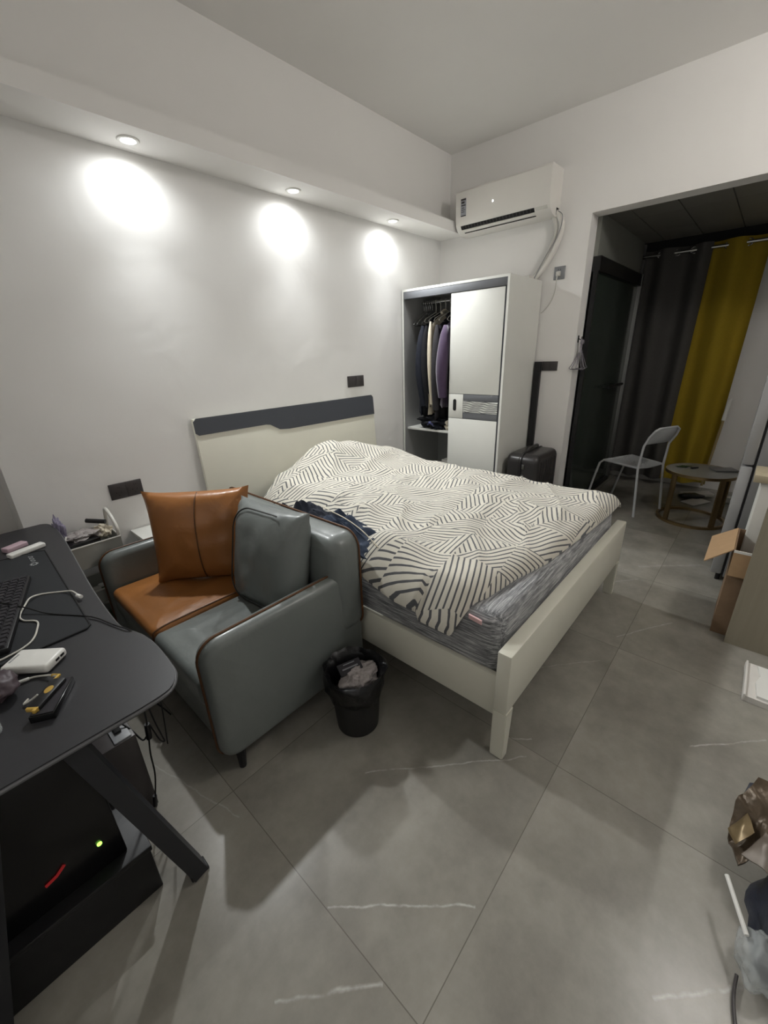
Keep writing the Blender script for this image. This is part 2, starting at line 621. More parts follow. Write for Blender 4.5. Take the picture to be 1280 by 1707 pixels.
def prism(bm, pts, mt, d):
    """extrude outline pts (2d, ccw) by d along local z of mt (0..d)"""
    t = bmesh.new()
    a = [t.verts.new((x, y, 0)) for x, y in pts]
    b = [t.verts.new((x, y, d)) for x, y in pts]
    t.faces.new(a[::-1])
    t.faces.new(b)
    n = len(pts)
    for k in range(n):
        t.faces.new((a[k], a[(k + 1) % n], b[(k + 1) % n], b[k]))
    return join(bm, t, mt)


def crumple(bm, c, sx, sy, sz, seed=0, amp=.5, sub=4, freq=2.2, floor_z=None, rot=0):
    t = bmesh.new()
    bmesh.ops.create_icosphere(t, subdivisions=sub, radius=1)
    for v in t.verts:
        p = v.co.copy()
        d = noise.noise(p * freq + Vector((seed, seed * 2, 0))) * amp
        d += abs(noise.noise(p * freq * 2.3 + Vector((0, seed, 5)))) * amp * -.6
        q = p * (1 + d)
        q = Vector((q.x * sx, q.y * sy, q.z * sz))
        q.rotate(Matrix.Rotation(rot, 3, 'Z'))
        v.co = q + Vector(c)
        if floor_z is not None and v.co.z < floor_z:
            v.co.z = floor_z + .001
    return join(bm, t)


def obj(name, bm, mt, parent=None, kind=None, local=False, ang=35, label=None):
    if parent is not None and not local:
        bmesh.ops.transform(bm, matrix=parent.matrix_basis.inverted(), verts=bm.verts)
    bmesh.ops.recalc_face_normals(bm, faces=bm.faces)
    me = bpy.data.meshes.new(name)
    bm.to_mesh(me)
    bm.free()
    me.materials.append(mt)
    for p in me.polygons:
        p.use_smooth = True
    me.set_sharp_from_angle(angle=math.radians(ang))
    o = bpy.data.objects.new(name, me)
    COL.objects.link(o)
    if parent is not None:
        o.parent = parent
    if kind:
        o['kind'] = kind
    if label:
        o['label'] = label
    return o


def sub(name, bm, mt, part, root, **k):
    """sub-part: geometry in world coordinates, root is the thing the part hangs on"""
    o = obj(name, bm, mt, root, **k)
    o.parent = part
    return o


def tag(o, label, cat, group=None):
    o['label'] = label
    o['category'] = cat
    if group:
        o['group'] = group
    return o


def thing(name, label, cat, loc=(0, 0, 0), rz=0, group=None):
    o = bpy.data.objects.new(name, None)
    o.empty_display_size = .1
    COL.objects.link(o)
    o.matrix_basis = Matrix.Translation(Vector(loc)) @ Matrix.Rotation(rz, 4, 'Z')
    return tag(o, label, cat, group)


def single(name, bm, mt, label, cat, loc, group=None, **k):
    """a thing that is one mesh, its origin at loc"""
    bmesh.ops.translate(bm, vec=-Vector(loc), verts=bm.verts)
    o = obj(name, bm, mt, None, **k)
    o.location = loc
    return tag(o, label, cat, group)


def struct(name, bm, mt, **k):
    return obj(name, bm, mt, kind='structure', **k)


def dup(root, loc, rz=None, label=None):
    r = root.copy()
    COL.objects.link(r)
    r.location = loc
    if rz is not None:
        r.rotation_euler = (0, 0, rz)
    if label:
        r['label'] = label
    for ch in list(root.children):
        c = ch.copy()
        COL.objects.link(c)
        c.parent = r
        for g in ch.children:
            d = g.copy()
            COL.objects.link(d)
            d.parent = c
    return r


# ---------------------------------------------------------------- the setting
XL, XR, YF, YB = -4.35, 1.78, -3.45, 0.0
HC, HS = 3.104, 2.474
struct('floor', B(XL - .1, XR + .1, YF - .1, .5, -.1, 0), M['floor'])
struct('ceiling', B(XL - .1, .1, YF - .1, .5, HC, HC + .1), M['ceil'])
struct('wall_back', B(-3.585, XR, 0, .5, 0, HC), M['wall'])
struct('wall_recess', rbm(box, XL, -3.585, .34, .5, 0, HC), M['wall_b'])
struct('wall_left', B(XL - .1, XL, YF, .5, 0, HC), M['wall_b'])
struct('wall_front', B(XL, XR, YF - .1, YF, 0, HC), M['wall_b'])
bm = B(0, .15, -1.3576, 0, 0, HC)
box(bm, 0, .15, YF, -1.3576, 2.429, HC)
struct('wall_right', bm, M['wall_b'])
struct('wall_far', B(XR, XR + .1, YF, .5, 0, HC), M['wall_b'])
struct('wall_bathroom', B(.15, 1.56, -1.39, -1.33, 2.165, 2.45), mat('grey_tile_wall', rgb(128, 129, 123), .5))
struct('trim_1', B(XL, 0, -.2701, 0, HS, HS + .0805), M['wall_b'])        # lit ledge above the bed
struct('trim_2', B(XL, 0, -.102, 0, HS + .0805, HC), M['wall_b'])         # upper beam face
# corridor panel ceiling with dark joints
bm = bmesh.new()
gx = [.15 + .6 * i for i in range(4)]
y = -1.36 + .108
k = 0
yy = [-1.36, -1.552, -1.852, -2.155, -2.455, -2.755, -3.055, -3.355, -3.45]
xx = [.15, .55, 1.15, 1.62]
for a, b in zip(xx, xx[1:]):
    for c, d in zip(yy[1:], yy):
        box(bm, a + .0025, b - .0025, c + .003, d - .003, 2.45, 2.47, .0012, 1)
c2 = struct('ceiling_corridor', bm, M['ctile'])
struct('trim_3', B(.15, XR, YF, 0, 2.47, 2.55), M['dark'])
struct('trim_4', B(1.66, XR - .001, -2.45, -1.39, 2.30, 2.468), M['dark'])       # dark box behind the curtain rod
# dark box shows as a band above the curtain
# black framed sliding glass door of the bathroom
D = bpy.data.objects.new('door_1', None)
COL.objects.link(D)
D['kind'] = 'structure'
D.matrix_basis = Matrix.Translation((.85, -1.38, 0))
bm = B(.15, 1.55, -1.42, -1.36, 2.06, 2.165)
box(bm, .15, .165, -1.41, -1.375, 0, 2.06)
box(bm, .15, 1.55, -1.42, -1.36, 0, .04)
obj('door_frame', bm, M['frameblk'], D)
obj('door_edge_strip', B(1.545, 1.575, -1.425, -1.36, 0, 2.17), M['alu'], D, label='light aluminium edge strip')
obj('glass_pane', B(.165, 1.545, -1.392, -1.384, .04, 2.06), M['glass'], D)
bm = T([(.80, -1.455, 1.12), (1.3, -1.455, 1.12)], .014)
tube(bm, [(.84, -1.455, 1.12), (.84, -1.39, 1.12)], .008)
tube(bm, [(1.26, -1.455, 1.12), (1.26, -1.39, 1.12)], .008)
obj('door_handle', bm, M['frameblk'], D)
bm = T([(.3, -1.2, 1.78), (.62, -1.2, 1.78)], .012)
tube(bm, [(.62, -1.2, 1.78), (.62, -1.2, 1.66)], .010)
obj('towel_bar', bm, M['frameblk'], D)

# ---------------------------------------------------------------- recessed downlights in the ledge
def downlight(x, lab):
    t = thing('downlight', lab, 'ceiling light', (x, -.1275, HS), 0, 'recessed downlights in the ledge over the bed')
    c = (x, -.1275, HS)
    bm = rbm(lathe, c, [(.033, -.0005), (.034, -.006), (.046, -.006), (.049, -.003), (.049, 0.0), (.033, 0.0005)], 32)
    obj('trim_ring', bm, M['whitep'], t)
    bm = rbm(lathe, c, [(0.0, -.0035), (.020, -.0033), (.031, -.001), (.031, .0), (0.0, .0)], 24)
    obj('lens', bm, M['lens'], t)
    ld = bpy.data.lights.new('downlight_beam', 'SPOT')
    ld.energy = DOWNLIGHT_W
    ld.color = DOWNLIGHT_COL
    ld.spot_size = math.radians(DOWNLIGHT_CONE)
    ld.spot_blend = 1.0
    ld.shadow_soft_size = .03
    lo = bpy.data.objects.new('beam', ld)
    COL.objects.link(lo)
    lo.parent = t
    lo.location = (0, 0, -.04)
    lo.rotation_euler = (math.radians(DOWNLIGHT_TILT), 0, 0)
    ls = bpy.data.lights.new('downlight_spill', 'SPOT')       # wide part of the lamp's light, straight down
    ls.energy = DOWNLIGHT_SPILL_W
    ls.color = DOWNLIGHT_COL
    ls.spot_size = math.radians(176)
    ls.spot_blend = 1.0
    ls.shadow_soft_size = .03
    lo = bpy.data.objects.new('spill', ls)
    COL.objects.link(lo)
    lo.parent = t
    lo.location = (0, 0, -.03)
    return t


downlight(-2.744, 'leftmost of the three recessed downlights, above the sofa, nearest the camera')
downlight(-1.80, 'middle of the three recessed downlights, above the bed headboard')
downlight(-.845, 'right recessed downlight, nearest the air conditioner and wardrobe')
# globe lamp added for fill light, unseen, outside the frame on the right
LP = (-1.35, -3.16, 2.94)
cl = thing('fill_lamp', 'added white globe fill lamp on the kitchen side, out of view', 'ceiling light', (LP[0], LP[1], HC))
obj('fill_lamp_rose', rbm(lathe, (LP[0], LP[1], HC), [(0, -.03), (.05, -.028), (.055, 0), (0, 0)], 24), M['whitep'], cl)
obj('fill_lamp_stem', T([(LP[0], LP[1], HC - .02), (LP[0], LP[1], LP[2] + .08)], .008, 8), M['whitep'], cl)
obj('fill_globe', rbm(lathe, LP, [(0, -.09), (.05, -.075), (.085, -.03), (.09, 0), (.085, .03), (.05, .075), (.02, .088), (0, .09)], 32), M['globe'], cl)
# window added in the left wall, out of view, to carry a fill light
W1 = bpy.data.objects.new('fill_window', None)
COL.objects.link(W1)
W1['kind'] = 'structure'
W1.matrix_basis = Matrix.Translation((XL, -2.3, 1.5))
bm = B(XL, XL + .03, -3.1, -3.04, .9, 2.3)
box(bm, XL, XL + .03, -1.56, -1.5, .9, 2.3)
box(bm, XL, XL + .03, -2.33, -2.27, .9, 2.3)
box(bm, XL, XL + .03, -3.1, -1.5, .86, .92)
box(bm, XL, XL + .03, -3.1, -1.5, 2.28, 2.34)
obj('fill_window_frame', bm, M['whitep'], W1)
obj('fill_window_pane', B(XL + .002, XL + .008, -3.04, -1.56, .92, 2.28), M['clear'], W1)
ld = bpy.data.lights.new('left_fill_light', 'AREA')  # soft fill light set in front of the added window
ld.shape = 'RECTANGLE'
ld.size = 1.4
ld.size_y = 1.3
ld.energy = LEFT_FILL_W
ld.color = (1, .97, .93)
lo = bpy.data.objects.new('left_fill_light', ld)
COL.objects.link(lo)
lo.parent = W1
lo.location = (.04, 0, .1)
lo.rotation_euler = (0, -PI / 2, 0)

# ---------------------------------------------------------------- bed
XA, XB, YFO = -2.639, -1.079, -2.152
bed = thing('bed', 'ivory white double bed frame with a slate band along its headboard', 'bed', ((XA + XB) / 2, -1.1, 0))
# footboard: thick board, top edge bevelled
bm = B(XA, XB, YFO, YFO + .055, .235, .502, .007)
obj('footboard', bm, M['bedwhite'], bed)


def leg_foot(x0, s):
    mtl = frame((x0, YFO + .055, 0), (s, 0, 0), (0, 0, 1))
    # tapered on the inner side
    pts = [(0, 0), (.042, 0), (.062, .235), (0, .235)]
    if s < 0:
        pts = pts
    t = bmesh.new()
    zs = s
    a = [t.verts.new((x0 + s * px, YFO, pz)) for px, pz in pts]
    b = [t.verts.new((x0 + s * px, YFO + .055, pz)) for px, pz in pts]
    t.faces.new(a)
    t.faces.new(b[::-1])
    for k in range(4):
        t.faces.new((a[k], a[(k + 1) % 4], b[(k + 1) % 4], b[k]))
    bmesh.ops.bevel(t, geom=t.edges[:], offset=.004, segments=2, affect='EDGES')
    return t


obj('leg', leg_foot(XA, 1), M['bedwhite'], bed)
obj('leg', leg_foot(XB, -1), M['bedwhite'], bed)
obj('side_rail', B(-2.612, -2.585, YFO + .055, -.10, .175, .362, .004), M['bedwhite'], bed)
obj('side_rail', B(-1.133, -1.106, YFO + .055, -.10, .175, .362, .004), M['bedwhite'], bed)
obj('slat_base', B(-2.585, -1.133, YFO + .055, -.10, .28, .305), M['bedwhite'], bed)
# headboard leaning a little, with slate cap whose lower edge steps down
bm = bmesh.new()
t = bmesh.new()
hx0, hx1 = -2.668, -1.067
box(t, hx0, hx1, -.03, 0, .0, 1.167, .006)
for v in t.verts:
    v.co.y += -.012 - .08 * max(0, 1 - v.co.z / 1.167)
join(bm, t)
obj('headboard', bm, M['bedwhite'], bed)
hb = [o for o in bed.children if o.name.startswith('headboard')][0]
bm = bmesh.new()
mtp = frame((0, -.055, 0), (1, 0, 0), (0, 0, 1))      # local x = X, local y = Z, normal = -Y
pts = [(hx0 + .018, 1.066)] + [(-2.17, 1.066), (-2.135, 1.060), (-2.062, 1.018), (-1.98, 1.010)] + \
      [(hx1, 1.005), (hx1, 1.15), (hx1 - .02, 1.169), (hx0 + .02, 1.169), (hx0, 1.15), (hx0, 1.08)]
# sheet proud of the board by 4 mm following its face
t = bmesh.new()
a = [t.verts.new((px, -.03 - .012 - .08 * (1 - pz / 1.167) - .004, pz)) for px, pz in pts]
b = [t.verts.new((px, -.028 - .012 - .08 * (1 - pz / 1.167), pz)) for px, pz in pts]
t.faces.new(a)
t.faces.new(b[::-1])
for k in range(len(pts)):
    t.faces.new((a[k], a[(k + 1) % len(pts)], b[(k + 1) % len(pts)], b[k]))
join(bm, t)
sub('slate_band', bm, M['slate'], hb, bed, label='slate grey band with a step along the top of the headboard')
obj('leg', B(-2.63, -2.57, -.13, -.08, 0, .2), M['bedwhite'], bed)
obj('leg', B(-1.16, -1.10, -.13, -.08, 0, .2), M['bedwhite'], bed)

# mattress in a heather grey sheet
mx0, mx1, my0, my1, mz0, mz1 = -2.592, -1.10, -2.085, -.13, .306, .60
t = bmesh.new()
puffy(t, frame(((mx0 + mx1) / 2, (my0 + my1) / 2, (mz0 + mz1) / 2), (1, 0, 0), (0, 1, 0)), mx1 - mx0, my1 - my0, mz1 - mz0, .07, .055,
      bulge=.012, cn=8)
bmesh.ops.subdivide_edges(t, edges=t.edges[:], cuts=1, use_grid_fill=True)
for v in t.verts:
    n_ = noise.noise(v.co * 6) * .006
    if v.co.y < my0 + .1 or v.co.x < mx0 + .1:
        n_ += math.sin(v.co.z * 40 + v.co.x * 9 + v.co.y * 9) * .004
    d = Vector((v.co.x - (mx0 + mx1) / 2, v.co.y - (my0 + my1) / 2, 0)).normalized()
    v.co += d * n_
mat_ = thing('mattress', 'mattress in a heather grey fitted sheet lying on the bed frame', 'mattress', ((mx0 + mx1) / 2, (my0 + my1) / 2, mz0))
obj('sheet_cover', t, M['sheet'], mat_, ang=60)
obj('tag', rbm(obox, (-2.606, -1.985, .570), (0, 1, .12), (1, .1, .35), (-.3, -.12, 1), .055, .006, .024, .001), M['pinktag'], mat_, label='pale pink sewn tag')

# duvet: height field with hanging edges
def duvet():
    NU, NV = 110, 130
    bm = bmesh.new()
    uvl = bm.loops.layers.uv.new('UVMap')
    # left / right limits along the length (u across, v from head 0 to foot 1)
    def lerp_tab(tab, y):
        for (a, b), (c, d) in zip(tab, tab[1:]):
            if a >= y >= c:
                f = (a - y) / (a - c) if a != c else 0
                f = f * f * (3 - 2 * f) * .4 + f * .6
                return b + (d - b) * f
        return tab[-1][1] if y < tab[-1][0] else tab[0][1]
    left = [(-.14, -2.10), (-.3, -2.42), (-.5, -2.50), (-.85, -2.45), (-1.2, -2.455), (-1.38, -2.54), (-1.5, -2.635), (-1.68, -2.655), (-1.8, -2.67), (-2.2, -2.67)]
    foot = [(-2.75, -1.87), (-2.62, -1.93), (-2.5, -1.975), (-2.3, -2.00), (-2.1, -2.045), (-1.85, -2.065), (-1.6, -2.085),
            (-1.3, -2.10), (-1.0, -2.10)]

    def foot_y(x):
        for (a, b), (c, d) in zip(foot, foot[1:]):
            if a <= x <= c:
                return b + (d - b) * (x - a) / (c - a)
        return foot[-1][1]
    g = {}
    UV = {}
    for j in range(NV + 1):
        fv = j / NV
        for i in range(NU + 1):
            fu = i / NU
            # nominal position
            y = -.15 - fv * 1.95
            xl = lerp_tab(left, y)
            xr = -1.055 - .0 * fv
            x = xl + (xr - xl) * fu
            ye = foot_y(x)
            y = -.15 + (ye + .15) * fv
            base = .615
            # thickness falls off at the edges
            dl, dr = (x - xl), (xr - x)
            df, dh = (y - ye), (-.15 - y)
            e = min(dl, dr, df, dh)
            th = .055 * (1 - math.exp(-max(e, 0) / .035))
            z = base + th
            # pillow mound under the head end
            mound = .23 * math.exp(-(((x + 1.83) / .42) ** 2) - (((y + .36) / .26) ** 2))
            mound += .06 * math.exp(-(((x + 1.35) / .30) ** 2) - (((y + .42) / .30) ** 2))
            mound += .07 * math.exp(-(((x + 2.25) / .35) ** 2) - (((y + .8) / .45) ** 2))
            mound += .035 * math.exp(-(((x + 1.6) / .5) ** 2) - (((y + 1.1) / .5) ** 2))
            mound += .055 * math.exp(-(((x + 2.50) / .13) ** 2) - (((y + 1.50) / .16) ** 2))
            edge = min(1, e / .14)
            z += mound * (.25 + .75 * edge)
            p = Vector((x * 2.1, y * 2.1, 0))
            wr = noise.noise(p * 1.3) * .024 + noise.noise(p * 3.1 + Vector((4, 2, 1))) * .014
            wr += (1 - abs(noise.noise(Vector((x * 2.2 - y * 4.5, x * 1.3 + y * .9, 11))) * 2)) ** 3 * .020
            wr += (1 - abs(noise.noise(Vector((x * 5 + y * 2.5, y * 2.2 - x * 1.2, 3))) * 2)) * .010
            z += wr * edge
            # drop the left edge over the mattress side
            if x < -2.55:
                f = (-2.55 - x) / .10
                z -= f * f * .055
                if y < -1.75:
                    z -= f * .045
                x = max(x, -2.66)
            if x > -1.10:
                z -= ((x + 1.10) / .045) ** 2 * .03
            g[i, j] = bm.verts.new((x, y, max(z, .50)))
            UV[i, j] = (x, y + z * .35)
    top = dict(g)
    # underside a little below the border so the duvet has thickness
    bot = {}
    for (i, j), v in top.items():
        if i in (0, NU) or j in (0, NV):
            bot[i, j] = bm.verts.new(v.co + Vector((0, 0, -.012)))
    def face(vs, uvs):
        f = bm.faces.new(vs)
        for l, q in zip(f.loops, uvs):
            l[uvl].uv = q
    for i in range(NU):
        for j in range(NV):
            ks = ((i, j), (i, j + 1), (i + 1, j + 1), (i + 1, j))
            face([top[k] for k in ks], [UV[k] for k in ks])
    border = [(i, 0) for i in range(NU)] + [(NU, j) for j in range(NV)] + [(i, NV) for i in range(NU, 0, -1)] + [(0, j) for j in range(NV, 0, -1)]
    for a, b in zip(border, border[1:] + border[:1]):
        face([top[a], top[b], bot[b], bot[a]], [UV[a], UV[b], UV[b], UV[a]])
    return bm


dv = single('duvet', duvet(), M['duvet'], 'off-white duvet with grey striped patchwork spread over the bed', 'duvet', (-1.85, -1.1, .6), ang=80)

# jeans lying between sofa and duvet
def crumpled_sheet(x0, x1, y0, y1, zf, n=30, amp=.03, seed=0, thick=.006):
    bm = bmesh.new()
    g = {}
    for i in range(n + 1):
        for j in range(n + 1):
            u, v = i / n, j / n
            x, y = x0 + (x1 - x0) * u, y0 + (y1 - y0) * v
            x += noise.noise(Vector((u * 3 + seed, v * 3, 1))) * .05 * (x1 - x0)
            y += noise.noise(Vector((u * 3 + seed, v * 3, 7))) * .1 * abs(y1 - y0)
            e = min(u, v, 1 - u, 1 - v)
            z = zf(x, y) + amp * (.6 + noise.noise(Vector((u * 4, v * 4, seed)))) * min(1, e * 6) + thick
            z += abs(noise.noise(Vector((u * 9, v * 4, seed + 3)))) * amp
            g[i, j] = bm.verts.new((x, y, z))
    for i in range(n):
        for j in range(n):
            bm.faces.new((g[i, j], g[i + 1, j], g[i + 1, j + 1], g[i, j + 1]))
    r = bmesh.ops.extrude_face_region(bm, geom=bm.faces[:])
    for e in r['geom']:
        if isinstance(e, bmesh.types.BMVert):
            e.co.z -= thick * 2
    return bm


jn = thing('jeans', 'dark blue jeans crumpled on the bed edge behind the sofa', 'jeans', (-2.5, -1.2, .64))


def zj(x, y):
    return .612 + .055 * max(0, min(1, (y + 1.55) / .3)) * max(0, min(1, (-.6 - y) / .2))


obj('trouser_leg', crumpled_sheet(-2.61, -2.41, -1.49, -.98, zj, amp=.05, seed=2), M['denim'], jn, ang=70)
obj('waistband', crumpled_sheet(-2.60, -2.40, -1.12, -.70, zj, amp=.055, seed=5), M['navy'], jn, ang=70, label='near-black folded upper part')
obj('hem_stitch', T([(-2.575, -1.47, .70), (-2.56, -1.36, .745), (-2.53, -1.22, .760), (-2.50, -1.08, .757), (-2.47, -.98, .75)], .0025, smooth=5), M['cream'], jn)

# ---------------------------------------------------------------- sofa
SX0, SX1 = -3.385, -2.635        # front, rear of arms
sofa = thing('sofa', 'small grey leather two-seat sofa with brown piping and one tan seat cushion', 'sofa', (-3.0, -.85, 0))
# base
obj('base', rbm(puffy, frame((-3.03, -.85, .21), (1, 0, 0), (0, 1, 0)), .66, 1.0, .20, .02, .02), M['lgl'], sofa)


def armpanel(yc, T_=.085):
    z0, z1 = .085, .615
    mt_ = frame(((SX0 + SX1) / 2, yc, (z0 + z1) / 2), (1, 0, 0), (0, 0, 1))
    bm = rbm(puffy, mt_, SX1 - SX0, z1 - z0, T_, .075, T_ * .42, bulge=.008)
    a = obj('arm', bm, M['lgl'], sofa, ang=60)
    pts = [mt_ @ Vector((x * 1.0, y * 1.0, 0)) for x, y in rrect(SX1 - SX0 + .004, z1 - z0 + .004, .077, 8)]
    sub('piping', T(pts, .005, 6, closed=True), M['pipe'], a, sofa, label='brown piping')
    return a


armpanel(-1.375)
armpanel(-.305)
# backrest: thick roll, its top piping
bx0, bx1, by0, by1, bz0, bz1 = -2.80, -2.625, -1.432, -.30, .30, .792
mt_ = frame(((bx0 + bx1) / 2, (by0 + by1) / 2, (bz0 + bz1) / 2), (0, 1, 0), (0, 0, 1))
bm = rbm(puffy, mt_, by1 - by0, bz1 - bz0, bx1 - bx0, .075, .06, bulge=.012)
bk = obj('backrest', bm, M['lgl'], sofa, ang=60)
pts = [Vector((bx1 - .03, p[0] + (by0 + by1) / 2, p[1] + (bz0 + bz1) / 2)) for p in rrect(by1 - by0 - .004, bz1 - bz0 + .0, .078, 8)]
sub('piping', T(pts, .005, 6, closed=True), M['pipe'], bk, sofa, label='brown piping')
# seat cushions
def seatdn(seed):
    def f(c):
        if c.z > 0:
            c.z += noise.noise(Vector((c.x * 8 + seed, c.y * 8, 0))) * .012 + (1 - abs(noise.noise(Vector((c.x * 3 + seed, c.y * 14, 2))) * 2)) ** 2 * .006
        return c
    return f


obj('seat_base', rbm(puffy, frame((-3.085, -.6165, .340), (1, 0, 0), (0, 1, 0)), .592, .535, .085, .03, .03), M['lgl'], sofa, ang=60)
bm = rbm(puffy, frame((-3.084, -.6165, .402), (1, 0, 0), (0, 1, 0)), .592, .535, .056, .035, .027, bulge=.018, dn=seatdn(1), brs=9)
obj('seat_cushion', bm, M['tan'], sofa, ang=60, label='tan leather seat cushion half')
bm = rbm(puffy, frame((-3.085, -1.107, .362), (1, 0, 0), (0, 1, 0)), .595, .445, .13, .03, .035, bulge=.014, dn=seatdn(5), brs=9)
obj('seat_cushion', bm, M['lgl'], sofa, ang=60, label='grey leather seat cushion half')
obj('seat_piping', T([(-3.375, -.885, .30), (-3.378, -.885, .40), (-3.35, -.885, .432), (-3.2, -.885, .438), (-2.8, -.885, .434)], .004, smooth=4), M['pipe'], sofa)
for x, y in ((-3.31, -1.385), (-3.31, -.32), (-2.70, -1.385), (-2.70, -.32)):
    obj('leg', T([(x, y, .12), (x - .004, y, 0)], [.022, .014], 10), M['black'], sofa)

# loose grey back cushion
nrm = Vector((-1, -.10, .22)).normalized()
ev = Vector((0, 0, 1)) - nrm * nrm.z
ev.normalize()
eu = ev.cross(nrm)
mt_ = frame((-2.885, -1.085, .652), eu, ev)
gcu = thing('cushion', 'puffy grey leather back cushion with dark seam leaning near the sofa arm', 'cushion', (-2.89, -1.085, .43))
bm = rbm(cushion, mt_, .465, .50, .21, 24, pinch=.045, wr=.006, seed=3, ears=0)
obj('cover', bm, M['lgl'], gcu, ang=80)
pts = []
for x, y in rrect(.36, .44, .10, 8):
    u, v = x / .235, y / .25
    pts.append(mt_ @ Vector((x, y, .10 * ((1 - abs(u) ** 2.6) * (1 - abs(v) ** 2.6)) ** .52 + .012)))
obj('seam', T([p for p in pts[7:30]], .0035, 6), M['darkseam'], gcu)
# tan throw cushion
p_bl, p_br, p_tl, p_tr = Vector((-3.205, -.46, .447)), Vector((-2.835, -.83, .447)), Vector((-3.145, -.50, .91)), Vector((-2.768, -.775, .90))
eu = ((p_br - p_bl) + (p_tr - p_tl)).normalized()
ev = ((p_tl - p_bl) + (p_tr - p_br))
ev = (ev - eu * ev.dot(eu)).normalized()
c = (p_bl + p_br + p_tl + p_tr) / 4
mt_ = frame(c, eu, ev)
tcu = thing('cushion', 'large square tan leather throw cushion standing in the far sofa corner', 'cushion', (c.x, c.y, .44))
bm = rbm(cushion, mt_, .485, .465, .17, 26, pinch=.018, wr=.006, seed=9, ears=.012)
obj('cover', bm, M['tan'], tcu, ang=80)
pts = []
for k in range(21):
    v = -1 + 2 * k / 20
    pts.append(mt_ @ Vector((.006 * v * v, v * .2325 * .965, .085 * max(0, 1 - abs(v) ** 2.6) ** .52 + .007)))
obj('seam', T(pts, .0028, 6), M['pipe'], tcu)

# ---------------------------------------------------------------- trash bin
tb = thing('trash_bin', 'round black waste bin lined with a black bag, standing by the sofa', 'bin', (-2.865, -1.585, 0))
c = (-2.868, -1.585, 0)
bm = rbm(lathe, c, [(.084, 0), (.090, .004), (.110, .27), (.114, .275), (.110, .278), (.104, .27), (.085, .01), (0, .008)], 36)
obj('bucket', bm, M['black'], tb)
def wob(th, j):
    return .05 * math.sin(3 * th + j) + .035 * math.sin(7 * th + 2 * j) + .02 * math.sin(13 * th)
bm = rbm(lathe, c, [(.107, .17), (.122, .21), (.128, .262), (.134, .284), (.126, .298), (.108, .285), (.098, .24), (.088, .12)], 48, wob)
obj('bin_liner', bm, M['bin'], tb, ang=80)
bm = rbm(crumple, (-2.862, -1.605, .245), .080, .072, .050, seed=4, amp=.45, sub=5, freq=1.9)
single('plastic_bag', bm, M['clearbag'], 'crumpled clear plastic bag stuffed in the waste bin', 'bag', (-2.865, -1.60, .2), ang=70)
bm = rbm(obox, (-2.875, -1.565, .288), (.93, -.30, 0), (.25, .8, .45), (-.15, -.45, .8), .10, .05, .012, .001)
pk = thing('snack_box', 'small dark box with pale print lying in the waste bin', 'packet', (-2.865, -1.57, .28))
obj('carton', bm, M['char'], pk)
bm = bmesh.new()
obox(bm, (-2.879, -1.571, .2945), (.93, -.30, 0), (.25, .8, .45), (-.15, -.45, .8), .07, .006, .002)
obox(bm, (-2.873, -1.556, .3025), (.93, -.30, 0), (.25, .8, .45), (-.15, -.45, .8), .05, .004, .002)
obj('print', bm, M['yprint'], pk)

# ---------------------------------------------------------------- desk
desk = thing('desk', 'black gaming desk with curved edge and slanted legs along the left side', 'desk', (-3.85, -.85, 0))
DZ = .75
out = [(-3.52, .0), (-3.487, -.05), (-3.484, -.24), (-3.505, -.55), (-3.535, -.95), (-3.545, -1.22), (-3.538, -1.30), (-3.516, -1.37),
       (-3.507, -1.45), (-3.510, -1.56), (-3.518, -1.62), (-3.55, -1.665), (-3.62, -1.675), (-4.10, -1.675), (-4.15, -1.63), (-4.15, 0.0)]
sm = smooth_path([Vector((x, y, 0)) for x, y in out[:13]], 5)
outl = [(p.x, p.y) for p in sm] + out[13:]
outl = outl[::-1]


def area2(p):
    return sum(p[i][0] * p[(i + 1) % len(p)][1] - p[(i + 1) % len(p)][0] * p[i][1] for i in range(len(p)))


if area2(outl) < 0:
    outl = outl[::-1]
obj('desktop', rbm(prism, outl, Matrix.Translation((0, 0, DZ - .016)), .016), M['deskm'], desk)
pts = [Vector((x, y, DZ - .008)) for x, y in outl]
bm = T(pts, .005, 8, closed=True)
obj('edge_band', bm, M['deskedge'], desk, label='grey edge band')
# near K-leg and far K-leg
for yl in (-1.60, -.12):
    bm = bmesh.new()
    tube(bm, [(-3.762, yl, .735), (-3.597, yl, .012)], .03, 4, flat=(.060, .044))
    obj('leg', bm, M['deskleg'], desk)
    bm = bmesh.new()
    tube(bm, [(-3.90, yl, .735), (-4.07, yl, .012)], .03, 4, flat=(.060, .044))
    obj('leg', bm, M['deskleg'], desk)
    obj('foot_pad', B(-3.625, -3.57, yl - .022, yl + .022, 0, .014, .003), M['black'], desk)
obj('beam', B(-3.86, -3.80, -1.58, -.14, .69, .73, .002), M['deskleg'], desk)

# things on the desk
mp = thing('mouse_pad', 'large black cloth mouse pad with stitched edge on the desk', 'mouse pad', (-3.75, -.75, DZ))
pad = [(-3.588, -.45), (-3.603, -.83), (-3.606, -1.205), (-3.615, -1.218), (-3.80, -1.222), (-4.05, -1.222), (-4.05, -.30), (-3.70, -.30), (-3.60, -.42)]
pad = [(-3.575, -.42), (-3.603, -1.205), (-3.615, -1.22), (-3.98, -1.235), (-3.95, -.36), (-3.60, -.405)]
if area2(pad) < 0:
    pad = pad[::-1]
obj('pad', rbm(prism, pad, Matrix.Translation((0, 0, DZ + .0004)), .0035), M['padm'], mp)
obj('stitched_edge', T([Vector((x, y, DZ + .003)) for x, y in pad], .0032, 6, closed=True), M['padedge'], mp)
